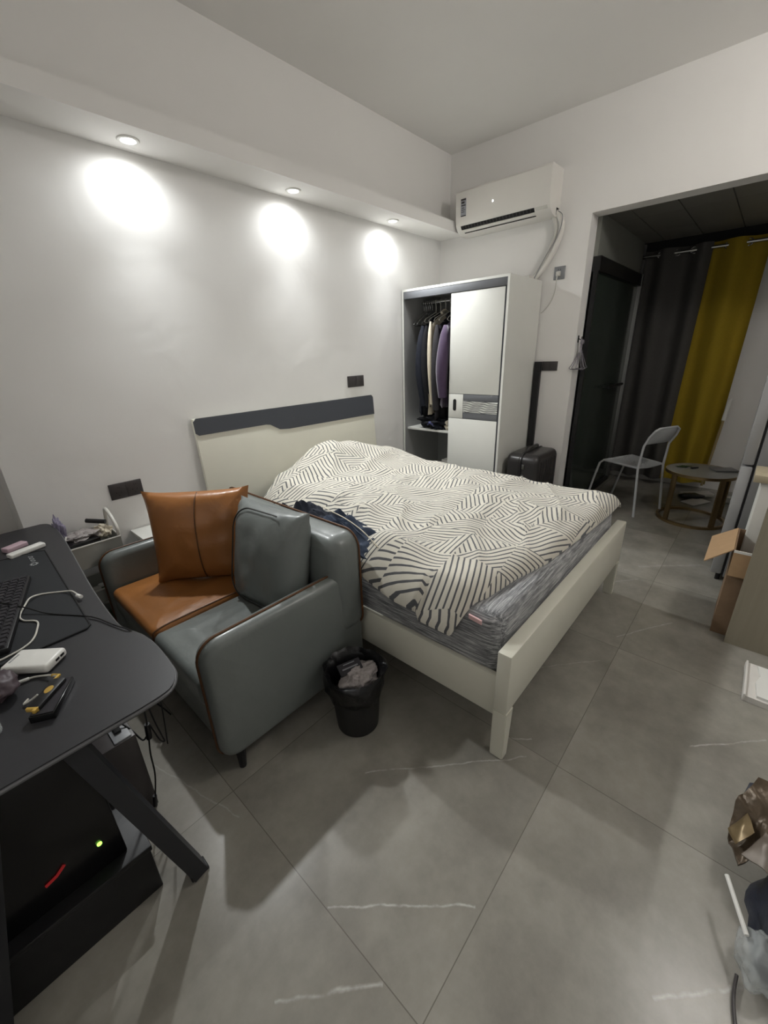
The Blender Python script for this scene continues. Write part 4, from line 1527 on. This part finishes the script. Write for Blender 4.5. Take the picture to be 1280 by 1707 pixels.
# hangers and clothes
def garment(y, x0, x1, z1, z0, th, seed, sleeve=True):
    """garment on a hanger seen edge-on: body in XZ plane, thickness th along Y"""
    bm = bmesh.new()
    n, mrows = 20, 26
    g = {}
    cxm = (x0 + x1) / 2
    for s in (1, -1):
        for i in range(n + 1):
            for j in range(mrows + 1):
                u, v = -1 + 2 * i / n, j / mrows
                half = (x1 - x0) / 2 * (.82 + .18 * min(1, v * 3))
                sh = .10 * abs(u) ** 1.3            # shoulder slope
                z = (z1 - sh) + (z0 - (z1 - sh)) * v
                xx_ = cxm + u * half
                tt = th * (.35 + .65 * math.sin(min(1, v * 1.4) * PI / 2)) * (1 - abs(u) ** 4) ** .5
                fold = math.sin(u * 14 + seed) * .012 * v + noise.noise(Vector((u * 2 + seed, v * 3, s))) * .02
                edge = i in (0, n) or j in (0, mrows)
                yv = y + s * (0 if edge else tt / 2) + fold
                if s == -1 and edge:
                    g[s, i, j] = g[1, i, j]
                else:
                    g[s, i, j] = bm.verts.new((xx_, yv, z))
    for s in (1, -1):
        for i in range(n):
            for j in range(mrows):
                q = [g[s, i, j], g[s, i + 1, j], g[s, i + 1, j + 1], g[s, i, j + 1]]
                bm.faces.new(q if s == 1 else q[::-1])
    return bm


def sleeve(y, x, z1, z0, r, seed):
    pts = []
    for k in range(9):
        f = k / 8
        pts.append((x - .05 * math.sin(f * PI * .9) , y + .012 * math.sin(f * 4 + seed) - .02 * f, z1 + (z0 - z1) * f))
    rs = [r * (.7 + .5 * math.sin(min(1, k / 8 * 1.2) * PI * .8)) for k in range(9)]
    rs[0] *= .6
    return T(pts, rs, 12)


hproto = None
rail_z = 1.925
for k, (yv, rz) in enumerate(((-.050, .12), (-.072, .05), (-.096, .10), (-.118, .0), (-.142, .14))):
    if hproto is None:
        hproto = obj('wire_hanger', hanger_mesh(.40, .12, .0026, .065), M['chrome'], None)
        h_ = hproto
    else:
        h_ = hproto.copy()
        COL.objects.link(h_)
    tag(h_, ('leftmost', 'second from left', 'third from left', 'fourth from left', 'rightmost')[k] + ' of the five empty wire hangers on the wardrobe rail', 'hanger', 'empty hangers in the wardrobe')
    h_.location = (-.32, yv, rail_z + .0)
    h_.rotation_euler = (0, 0, rz)

GAR = [('jacket', -.185, -.56, -.10, 1.80, .93, .055, 'navy', 'dark navy jacket, leftmost garment hanging in the wardrobe'),
       ('jacket', -.235, -.56, -.10, 1.80, .92, .045, 'blackcl', 'black jacket hanging left of the cream sweater'),
       ('sweater', -.290, -.575, -.10, 1.83, .95, .030, 'cream', 'cream garment hanging among the dark clothes'),
       ('jacket', -.345, -.565, -.10, 1.80, .90, .055, 'char', 'charcoal jacket between the cream garment and the purple hoodie'),
       ('hoodie', -.430, -.575, -.10, 1.79, 1.02, .075, 'purple', 'purple fleece hoodie next to the sliding door'),
       ('trousers', -.500, -.56, -.12, 1.70, .86, .035, 'blackcl', 'black trousers below the purple hoodie')]
for k, (nm, yv, x0, x1, z1, z0, th, mk, lab) in enumerate(GAR):
    g = thing(nm, lab, 'clothes', (-.32, yv, rail_z))
    obj('body', garment(yv, x0, x1, z1, z0, th, k * 1.7), M[mk], g, ang=80)
    if nm in ('jacket', 'hoodie', 'sweater'):
        obj('sleeve', sleeve(yv - .004, x0 + .035, z1 - .08, z0 + .10, th * .62, k), M[mk], g, ang=80)
        obj('collar', T([(-.38, yv, z1 - .005), (-.32, yv + .01, z1 + .02), (-.26, yv, z1 - .005)], .013, 8, smooth=4), M[mk], g)
    hb_ = hanger_mesh(.36, .08, .003, .085)
    bmesh.ops.translate(hb_, vec=Vector((-.32, yv, rail_z)), verts=hb_.verts)
    obj('hanger', hb_, M['offp'], g)
# drawstring tag on cream garment and heap on the shelf
bm = rbm(crumple, (-.47, -.30, .872), .085, .155, .065, seed=21, amp=.7, sub=5, freq=2.4, floor_z=.812)
hp = thing('clothes_heap', 'heap of black clothes on the wardrobe shelf', 'clothes', (-.45, -.3, .812))
obj('bundle', bm, M['blackcl'], hp, ang=80)
obj('bundle', rbm(crumple, (-.48, -.36, .855), .07, .09, .05, seed=33, amp=.8, sub=4, freq=2.8, floor_z=.812), M['navy'], hp, ang=80)
obj('cuff', T([(-.555, -.27, .86), (-.56, -.30, .875), (-.55, -.34, .85)], .012, 8, smooth=4), mat('blue_print_cloth', rgb(96, 100, 150), .8), hp, label='blue-printed cuff')
single('sock', rbm(crumple, (-.50, -.47, .86), .03, .045, .04, seed=41, amp=.6, sub=4, floor_z=.812), M['cream'], 'pale cloth on the wardrobe shelf beside the black heap', 'clothes', (-.5, -.47, .812), ang=80)
single('paper_sheet', rbm(box, -.16, -.05, -.98, -.72, WH, WH + .035), M['paper'], 'white flat box on top of the wardrobe', 'box', (-.1, -.85, WH))

# ---------------------------------------------------------------- suitcase
su = thing('suitcase', 'graphite hard-shell suitcase standing beside the wardrobe', 'suitcase', (-.31, -1.215, 0))
sx0, sx1, sy0, sy1 = -.53, -.075, -1.355, -1.075
mt_ = frame(((sx0 + sx1) / 2, (sy0 + sy1) / 2, .365), (1, 0, 0), (0, 0, 1))


def ribs(c):
    return c


bm = rbm(puffy, mt_, sx1 - sx0, .63, sy1 - sy0, .07, .045, cn=8)
obj('shell', bm, M['case'], su, ang=50)
ym = (sy0 + sy1) / 2
zp = [mt_ @ Vector((x, y_, 0)) for x, y_ in rrect(sx1 - sx0 + .004, .634, .072, 8)]
obj('zip', T(zp, .006, 6, closed=True), M['black'], su)
zp = [mt_ @ Vector((x, y_, -.022)) for x, y_ in rrect(sx1 - sx0 + .002, .632, .071, 8)]
obj('shell_rib', T(zp, .004, 6, closed=True), M['case'], su)
bm = bmesh.new()
for k in range(6):
    xk = sx0 + .075 + k * .06
    tube(bm, [(xk, sy0 - .001, .10), (xk, sy0 - .001, .62)], .006, 8)
obj('shell_rib', bm, M['case'], su)
obj('carry_handle', T([(-.40, ym, .682), (-.385, ym, .712), (-.22, ym, .712), (-.205, ym, .682)], .010, 8, smooth=4), M['case'], su)
obj('carry_handle', T([(sx0, ym, .28), (sx0 - .025, ym, .30), (sx0 - .025, ym, .44), (sx0, ym, .46)], .009, 8, smooth=4), M['case'], su)
bm = B(sx0 - .006, sx0 + .002, ym - .03, ym - .008, .56, .60, .002)
box(bm, sx0 - .006, sx0 + .002, ym - .03, ym - .008, .48, .51, .002)
obj('latch', bm, M['alu'], su)
for x in (sx0 + .05, sx1 - .05):
    for yv in (sy0 + .04, sy1 - .04):
        obj('wheel', T([(x, yv - .01, .025), (x, yv + .01, .025)], .025, 16), M['black'], su)
        obj('wheel_fork', B(x - .012, x + .012, yv - .016, yv + .016, .03, .06), M['black'], su)

# ---------------------------------------------------------------- curtains and rod
CX = 1.60
rd = thing('curtain_rod', 'pale metal curtain rod across the end of the corridor', 'curtain rod', (CX, -1.9, 2.33))
obj('rod', T([(CX, -1.38, 2.325), (CX, -2.42, 2.325)], .015, 12), M['chrome'], rd)
obj('bracket', B(CX, XR, -1.405, -1.39, 2.31, 2.34), M['alu'], rd)
obj('bracket', B(CX, XR, -2.40, -2.385, 2.31, 2.34), M['alu'], rd)


def curtain(y0, y1, waves, mt, name, lab, ytop=None):
    t_ = thing(name, lab, 'curtain', (CX, (y0 + y1) / 2, .1))
    bm = bmesh.new()
    n, mr = 90, 26
    g = {}
    for i in range(n + 1):
        for j in range(mr + 1):
            u, v = i / n, j / mr
            yy_ = y0 + (y1 - y0) * u + .012 * math.sin(v * 3 + u * 5)
            amp_ = .042 + .020 * v
            xx_ = CX + amp_ * math.sin(u * waves * 2 * PI) + .010 * noise.noise(Vector((u * 5, v * 2, 0)))
            z = 2.372 + (.085 - 2.372) * v
            g[i, j] = bm.verts.new((xx_, yy_, z))
    for i in range(n):
        for j in range(mr):
            bm.faces.new((g[i, j], g[i + 1, j], g[i + 1, j + 1], g[i, j + 1]))
    r = bmesh.ops.extrude_face_region(bm, geom=bm.faces[:])
    for e in r['geom']:
        if isinstance(e, bmesh.types.BMVert):
            e.co.x += .003
    obj('curtain_cloth', bm, mt, t_, ang=80)
    for k in range(int(waves * 2)):
        u = (k + .5) / (waves * 2) * 1.0
        yk = y0 + (y1 - y0) * (k + .0) / (waves * 2)
        if k == 0:
            continue
        ring = [(CX + .0, yk + .028 * math.cos(a), 2.325 + .028 * math.sin(a)) for a in [2 * PI * q / 16 for q in range(16)]]
        obj('eyelet', T(ring, .005, 6, closed=True), M['chrome'], t_)
    return t_


curtain(-1.405, -1.945, 2.0, M['cgrey'], 'curtain', 'charcoal grey half of the eyelet curtain at the corridor end')
curtain(-1.925, -2.355, 1.5, M['cyel'], 'curtain', 'mustard yellow half of the eyelet curtain at the corridor end')

# ---------------------------------------------------------------- chair (white mesh metal)
ch = thing('chair', 'white steel chair with perforated seat and back in the corridor', 'chair', (.70, -1.76, 0))
fl, fr_, rl, rr = Vector((.92, -1.40, 0)), Vector((1.05, -1.62, 0)), Vector((.403, -1.945, 0)), Vector((.66, -2.12, 0))
# seat corners
sA, sB, sC, sD = Vector((.63, -1.49, .45)), Vector((.93, -1.62, .45)), Vector((.79, -2.03, .44)), Vector((.44, -1.87, .44))
t1, t2 = Vector((.455, -2.0, .74)), Vector((.80, -2.16, .76))
r_ = .0105


def P(*a):
    return [Vector(p) for p in a]


# sides: front leg - seat rail - (rear leg up to back)
bm = T(P((.60, -1.46, 0), (.61, -1.50, .25), (.615, -1.535, .42), (.612, -1.57, .452), (.455, -1.90, .452)), r_, 10)
obj('front_leg', bm, M['chairw'], ch)
bm = T(P((.962, -1.61, 0), (.967, -1.66, .25), (.965, -1.70, .42), (.955, -1.735, .452), (.742, -2.045, .452)), r_, 10)
obj('front_leg', bm, M['chairw'], ch)
bm = T(P((.403, -1.945, 0), (.44, -1.90, .45), (.425, -1.915, .66), (.40, -1.95, .75), (.392, -1.985, .805), (.42, -2.01, .825), (.60, -2.105, .828), (.635, -2.12, .805), (.66, -2.105, .75), (.70, -2.06, .66), (.745, -2.045, .45), (.72, -2.10, 0)), r_, 10)
obj('rear_frame', bm, M['chairw'], ch)


def mesh_panel(c00, c10, c11, c01, sag, thick=.004, n=16, hole=.55):
    """perforated sheet between four corners, c00->c10 is u, c00->c01 is v"""
    bm = bmesh.new()

    def pt(u, v):
        p = c00 * (1 - u) * (1 - v) + c10 * u * (1 - v) + c11 * u * v + c01 * (1 - u) * v
        return p + sag * (4 * u * (1 - u)) * (4 * v * (1 - v)) ** .3
    nu = n
    nv = n
    for i in range(nu):
        for j in range(nv):
            u0, u1 = i / nu, (i + 1) / nu
            v0, v1 = j / nv, (j + 1) / nv
            k = (1 - hole) / 2
            iu0, iu1 = u0 + (u1 - u0) * k, u1 - (u1 - u0) * k
            iv0, iv1 = v0 + (v1 - v0) * k, v1 - (v1 - v0) * k
            o = [pt(u0, v0), pt(u1, v0), pt(u1, v1), pt(u0, v1)]
            q = [pt(iu0, iv0), pt(iu1, iv0), pt(iu1, iv1), pt(iu0, iv1)]
            ov = [bm.verts.new(p) for p in o]
            qv = [bm.verts.new(p) for p in q]
            for a in range(4):
                b_ = (a + 1) % 4
                bm.faces.new((ov[a], ov[b_], qv[b_], qv[a]))
    bmesh.ops.remove_doubles(bm, verts=bm.verts, dist=.0001)
    r = bmesh.ops.extrude_face_region(bm, geom=bm.faces[:])
    for e in r['geom']:
        if isinstance(e, bmesh.types.BMVert):
            e.co.z -= thick
    return bm


obj('seat', mesh_panel(V(.612, -1.56, .458), V(.957, -1.72, .458), V(.742, -2.04, .452), V(.452, -1.90, .452), V(0, 0, -.03), hole=.45), M['chairw'], ch)
obj('backrest', mesh_panel(V(.422, -1.925, .68), V(.70, -2.062, .68), V(.637, -2.118, .822), V(.392, -1.985, .822), V(-.01, -.03, 0), n=14, hole=.4), M['chairw'], ch)

# ---------------------------------------------------------------- round table
tcx, tcy, tr_ = .655, -2.345, .262
tbl = thing('round_table', 'small round side table with grey top and brass frame', 'table', (tcx, tcy, 0))
obj('tabletop', rbm(lathe, (tcx, tcy, .445), [(0, 0), (tr_ - .012, 0), (tr_ - .006, .004), (tr_ - .006, .012), (0, .013)], 64), M['tabletop'], tbl)
obj('rim', rbm(lathe, (tcx, tcy, .435), [(tr_ - .008, 0), (tr_, 0), (tr_, .024), (tr_ - .006, .024), (tr_ - .008, .01)], 64), M['gold'], tbl)
ring = [(tcx + (tr_ - .01) * math.cos(a), tcy + (tr_ - .01) * math.sin(a), .012) for a in [2 * PI * q / 64 for q in range(64)]]
obj('base_ring', T(ring, .012, 4, closed=True, flat=(.022, .022)), M['gold'], tbl)
for a in (2.45, -.9, .75, -2.4):
    if a in (.75, ):
        continue
    px, py = tcx + (tr_ - .01) * math.cos(a), tcy + (tr_ - .01) * math.sin(a)
    obj('leg', rbm(obox, (px, py, .226), (math.cos(a), math.sin(a), 0), (-math.sin(a), math.cos(a), 0), (0, 0, 1), .014, .045, .43, .001), M['gold'], tbl)
single('keys_bunch', rbm(crumple, (.70, -2.21, .466), .06, .02, .008, seed=3, amp=.9, sub=3, rot=-.9), M['green'], 'small olive green item on the round table top', 'item', (.7, -2.2, .459))
single('lighter', rbm(obox, (.69, -2.29, .466), (.8, -.6, 0), (.6, .8, 0), (0, 0, 1), .07, .018, .012, .003), M['black'], 'black lighter lying on the round table', 'lighter', (.69, -2.29, .459))
single('tray', rbm(obox, (.76, -2.49, .466), (.5, -.85, 0), (.85, .5, 0), (0, 0, 1), .18, .12, .010, .003), M['fridge'], 'flat grey tray at the right of the round table', 'tray', (.76, -2.49, .459))

# things leaning by the corridor end wall
bm = T([(1.50, -2.372, .93), (1.42, -2.33, .12)], .012, 10)
mop = thing('mop', 'bamboo-handled mop leaning beside the yellow curtain', 'mop', (1.42, -2.33, 0))
obj('handle', bm, M['mopw'], mop)
obj('grip', T([(1.505, -2.375, .99), (1.485, -2.364, .78)], .017, 10), M['whitep'], mop, label='white grip')
obj('handle_joint', T([(1.442, -2.34, .30), (1.438, -2.338, .25)], .02, 10), M['offp'], mop)
obj('mop_head', rbm(obox, (1.38, -2.31, .03), (.6, -.8, .0), (.8, .6, 0), (0, 0, 1), .30, .10, .04, .01), M['offp'], mop)
br = thing('broom', 'thin white-handled broom leaning on the wall beside the refrigerator', 'broom', (1.3, -2.62, 0))
obj('handle', T([(1.74, -2.66, .92), (1.35, -2.60, .06)], .010, 10), M['offp'], br)
obj('grip', T([(1.745, -2.661, .95), (1.70, -2.654, .82)], .016, 10), M['whitep'], br)
obj('broom_head', rbm(obox, (1.33, -2.60, .04), (1, -.2, 0), (.2, 1, 0), (0, 0, 1), .08, .24, .06, .01), M['offp'], br)
single('slipper', rbm(crumple, (1.30, -2.28, .03), .06, .12, .03, seed=2, amp=.3, sub=3, floor_z=.0, rot=.5), M['black'], 'black slipper on the corridor floor beneath the table', 'shoe', (1.3, -2.28, 0), ang=70)
single('paper_scrap', rbm(obox, (1.18, -2.33, .012), (.8, -.5, .05), (.5, .8, 0), (-.05, 0, 1), .22, .14, .006, .001), M['paper'], 'white sheet of paper on the floor behind the round table', 'paper', (1.18, -2.33, 0))

# ---------------------------------------------------------------- refrigerator
fx, fy = -.50, -2.60
fg = thing('refrigerator', 'silver refrigerator seen edge-on at the right side', 'refrigerator', (-.23, -2.92, 0))
obj('cabinet', B(-.50, .05, -3.24, -2.665, .035, 1.50, .006), M['fridge'], fg)
obj('door', B(-.50, .05, -2.655, -2.595, .80, 1.50, .010), M['fridged'], fg, label='upper silver door')
obj('door', B(-.50, .05, -2.655, -2.595, .05, .79, .010), M['fridged'], fg, label='lower silver door')
obj('gasket', B(-.495, .045, -2.665, -2.655, .05, 1.495), M['dark'], fg)
for x in (-.47, .02):
    for yv in (-2.64, -3.20):
        obj('foot', T([(x, yv, 0), (x, yv, .05)], .014, 12), M['black'], fg)
mg = thing('magnet', 'row of white magnets on the refrigerator side', 'magnet', (-.505, -2.69, 1.1))
for k in range(4):
    obj('magnet_piece', B(-.512, -.501, -2.715, -2.69, 1.02 + k * .045, 1.055 + k * .045, .003), M['whitep'], mg)

# ---------------------------------------------------------------- cardboard box and oak cabinet
cb = thing('cardboard_box', 'tall open cardboard box with a raised flap beside the oak cabinet', 'box', (-1.02, -2.80, 0))
x0, x1, y0, y1, h = -1.17, -.82, -2.93, -2.668, .502
th = .005
bm = bmesh.new()
box(bm, x0, x1, y0, y1, 0, th)
box(bm, x0, x0 + th, y0, y1, th, h)
box(bm, x1 - th, x1, y0, y1, th, h)
box(bm, x0 + th, x1 - th, y0, y0 + th, th, h)
box(bm, x0 + th, x1 - th, y1 - th, y1, th, h)
obj('box_body', bm, M['cardd'], cb)
# flap folded outwards to the left (towards +Y)
bm = bmesh.new()
t = bmesh.new()
q = [V(x0, y1, h), V(x1, y1, h), V(x1 + .01, y1 + .105, h - .085), V(x0 - .035, y1 + .105, h - .085)]
vs = [t.verts.new(p) for p in q] + [t.verts.new(p + V(0, .003, .004)) for p in q]
for f in ((0, 1, 2, 3), (7, 6, 5, 4), (0, 4, 5, 1), (1, 5, 6, 2), (2, 6, 7, 3), (3, 7, 4, 0)):
    t.faces.new([vs[k] for k in f])
join(bm, t)
obj('flap', bm, M['card'], cb, label='lighter tan flap folded outwards')
bm = bmesh.new()
t = bmesh.new()
q = [V(x0, y0, h), V(x0, y1, h), V(x0 - .012, y1, h - .14), V(x0 - .012, y0, h - .14)]
vs = [t.verts.new(p) for p in q] + [t.verts.new(p + V(-.004, 0, .001)) for p in q]
for f in ((0, 1, 2, 3), (7, 6, 5, 4), (0, 4, 5, 1), (1, 5, 6, 2), (2, 6, 7, 3), (3, 7, 4, 0)):
    t.faces.new([vs[k] for k in f])
join(bm, t)
obj('flap', bm, M['card'], cb)
obj('tape', B(x0 - .0055, x0 - .0005, y0 + .02, y1 - .0, h - .012, h + .001), M['whitep'], cb, label='white strip on the box rim')
oc = thing('cabinet', 'pale oak side cabinet at the right picture edge', 'cabinet', (-1.0, -3.0, 0))
obj('side_panel', B(-1.24, -1.222, -3.42, -2.735, 0, .92), M['oak'], oc)
obj('cabinet_body', B(-1.222, -.70, -3.42, -2.945, .06, .92), M['oak'], oc)
single('oak_board', B(-.86, -.62, -3.0, -2.665, .79, .83, .002), M['oaktop'], 'pale wooden board edge above the cardboard box', 'board', (-.74, -2.85, .79))
wb = thing('shelf_unit', 'white narrow unit supporting the pale board beside the refrigerator', 'shelf', (-.74, -2.85, 0))
obj('frame', B(-.845, -.63, -2.99, -2.70, 0, .79, .002), M['warwhite'], wb)
obj('front_panel', B(-.85, -.845, -2.985, -2.705, .03, .77, .001), M['offp'], wb)

# flattened white carton on the floor, right
cc = thing('flat_carton', 'torn flat white carton lying on the floor at the right edge', 'carton', (-1.54, -2.93, 0))
bm = bmesh.new()
t = bmesh.new()
pts = [(-1.672, -2.838), (-1.40, -2.828), (-1.40, -3.10), (-1.68, -3.10)]
prism(t, pts, Matrix.Translation((0, 0, .0)), .028)
obj('carton_base', t, M['cardd'], cc)
cc.children[-1].data.materials[0] = M['paper']
bm = rbm(prism, [(-1.66, -2.875), (-1.56, -2.868), (-1.50, -2.882), (-1.42, -2.872), (-1.42, -3.09), (-1.66, -3.09)], Matrix.Translation((0, 0, .028)), .012)
obj('torn_layer', bm, M['whitep'], cc)
bm = T([(-1.672, -2.836, .0), (-1.40, -2.827, .0)], .012, 4, flat=(.006, .05))
obj('folded_edge', B(-1.675, -1.395, -2.838, -2.830, 0, .036, .001), M['paper'], cc)

# dark bag at the lower right
def crease_bag(cx, cy, sx, sy, h, seed, mt, n=36, m_=26, top=.75):
    bm = bmesh.new()
    g = {}
    for j in range(m_ + 1):
        v = j / m_
        for i in range(n):
            a = 2 * PI * i / n
            k = max(abs(math.cos(a)), abs(math.sin(a))) ** .7
            rx, ry = sx / k * (1 - (1 - top) * v), sy / k * (1 - (1 - top * .5) * v)
            d = 1 + .16 * noise.noise(Vector((math.cos(a) * 2.3 + seed, math.sin(a) * 2.3, v * 2.6)))
            d += .10 * (abs(noise.noise(Vector((math.cos(a) * 5, math.sin(a) * 5 + seed, v * 4)))) - .2)
            z = h * v * (1 + .18 * noise.noise(Vector((math.cos(a) * 2, math.sin(a) * 2, seed))))
            g[i, j] = bm.verts.new((cx + rx * d * math.cos(a), cy + ry * d * math.sin(a), z))
    for j in range(m_):
        for i in range(n):
            bm.faces.new((g[i, j], g[(i + 1) % n, j], g[(i + 1) % n, j + 1], g[i, j + 1]))
    bm.faces.new([g[i, 0] for i in range(n)][::-1])
    return bm


def soft_fold(q, th=.004, amp=.010, seed=0, cuts=7):
    """thin crumpled sheet spanning the outline q"""
    t = bmesh.new()
    c_ = sum(q, Vector((0, 0, 0))) / len(q)
    vs = [t.verts.new(p) for p in q]
    cv = t.verts.new(c_ + Vector((0, 0, .012)))
    for a in range(len(q)):
        t.faces.new((vs[a], vs[(a + 1) % len(q)], cv))
    bmesh.ops.subdivide_edges(t, edges=t.edges[:], cuts=cuts, use_grid_fill=True)
    for v in t.verts:
        p = v.co * 16 + Vector((seed, 0, 0))
        v.co.z += (abs(noise.noise(p)) * 2.2 - .5) * amp + noise.noise(p * 2.3) * amp * .5
        v.co.x += noise.noise(p * .8 + Vector((3, 1, 2))) * amp * .8
        v.co.y += noise.noise(p * .8 + Vector((1, 5, 2))) * amp * .8
    r = bmesh.ops.extrude_face_region(t, geom=t.faces[:])
    for e in r['geom']:
        if isinstance(e, bmesh.types.BMVert):
            e.co.z -= th
    return t


bg = thing('shopping_bag', 'crumpled dark blue and brown foil bag at the lower right edge', 'bag', (-2.60, -3.02, 0))
obj('bag_body', crease_bag(-2.62, -3.02, .17, .13, .22, 4, M['bagn']), M['bagn'], bg, ang=70)
bm = bmesh.new()
t = bmesh.new()
q = [V(-2.50, -2.815, .10), V(-2.42, -2.815, .17), V(-2.33, -2.86, .215), V(-2.33, -2.98, .23), V(-2.44, -2.97, .21), V(-2.54, -2.88, .14), V(-2.56, -2.845, .08)]
t.free()
bm.free()
bm = soft_fold(q, .006, .016, 1)
obj('foil_fold', bm, M['bagb'], bg, ang=50, label='brown foil fold')
t = bmesh.new()
q = [V(-2.50, -2.812, .12), V(-2.44, -2.845, .155), V(-2.50, -2.865, .160), V(-2.545, -2.83, .125)]
t.free()
t = soft_fold([p + V(0, 0, .016) for p in q], .003, .006, 4, 4)
obj('gold_lining', t, M['bagg'], bg, ang=50, label='gold inner lining')
t = bmesh.new()
q = [V(-2.565, -2.845, .125), V(-2.49, -2.885, .170), V(-2.53, -2.925, .175), V(-2.60, -2.895, .150)]
t.free()
t = soft_fold([p + V(0, 0, .016) for p in q], .003, .006, 8, 4)
obj('pale_fold', t, mat('greyish_brown_foil', rgb(112, 102, 92), .4, .2, var=.2), bg, ang=50, label='greyish brown fold')
t = bmesh.new()
q = [V(-2.37, -2.835, .16), V(-2.325, -2.845, .17), V(-2.315, -2.90, .20), V(-2.36, -2.89, .20)]
vs = [t.verts.new(p + V(0, 0, .006)) for p in q] + [t.verts.new(p) for p in q]
for f in ((0, 1, 2, 3), (7, 6, 5, 4), (0, 4, 5, 1), (1, 5, 6, 2), (2, 6, 7, 3), (3, 7, 4, 0)):
    t.faces.new([vs[k] for k in f])
obj('blue_corner', t, M['bagn'], bg, ang=20)
bm = rbm(crumple, (-2.76, -2.905, .06), .072, .045, .055, seed=6, amp=.28, sub=4, freq=1.8, floor_z=0)
single('clear_cup', bm, M['clear'], 'crushed clear plastic cup beside the dark bag', 'cup', (-2.76, -2.9, 0), ang=70)
single('drinking_straw', T([(-2.635, -2.822, .115), (-2.755, -2.872, .105)], .0055, 10), M['whitep'], 'white drinking straw leaning on the dark bag', 'straw', (-2.7, -2.84, .1))
single('extension_cable', T([(-2.80, -2.875, .012), (-2.86, -2.873, .008), (-2.93, -2.885, .006), (-3.0, -2.905, .006), (-3.06, -2.90, .006)], .004, 8, smooth=6), M['plate'],
       'dark grey cord running down the floor below the dark bag', 'cord', (-2.9, -2.88, 0))
single('extension_cable', T([(-3.02, -2.775, .006), (-3.0, -2.805, .01), (-3.01, -2.85, .006), (-3.06, -2.88, .006)], .0045, 8, smooth=6), M['plate'],
       'short dark cord end on the floor at the bottom right corner', 'cord', (-3.0, -2.82, 0))
bpy.context.view_layer.update()
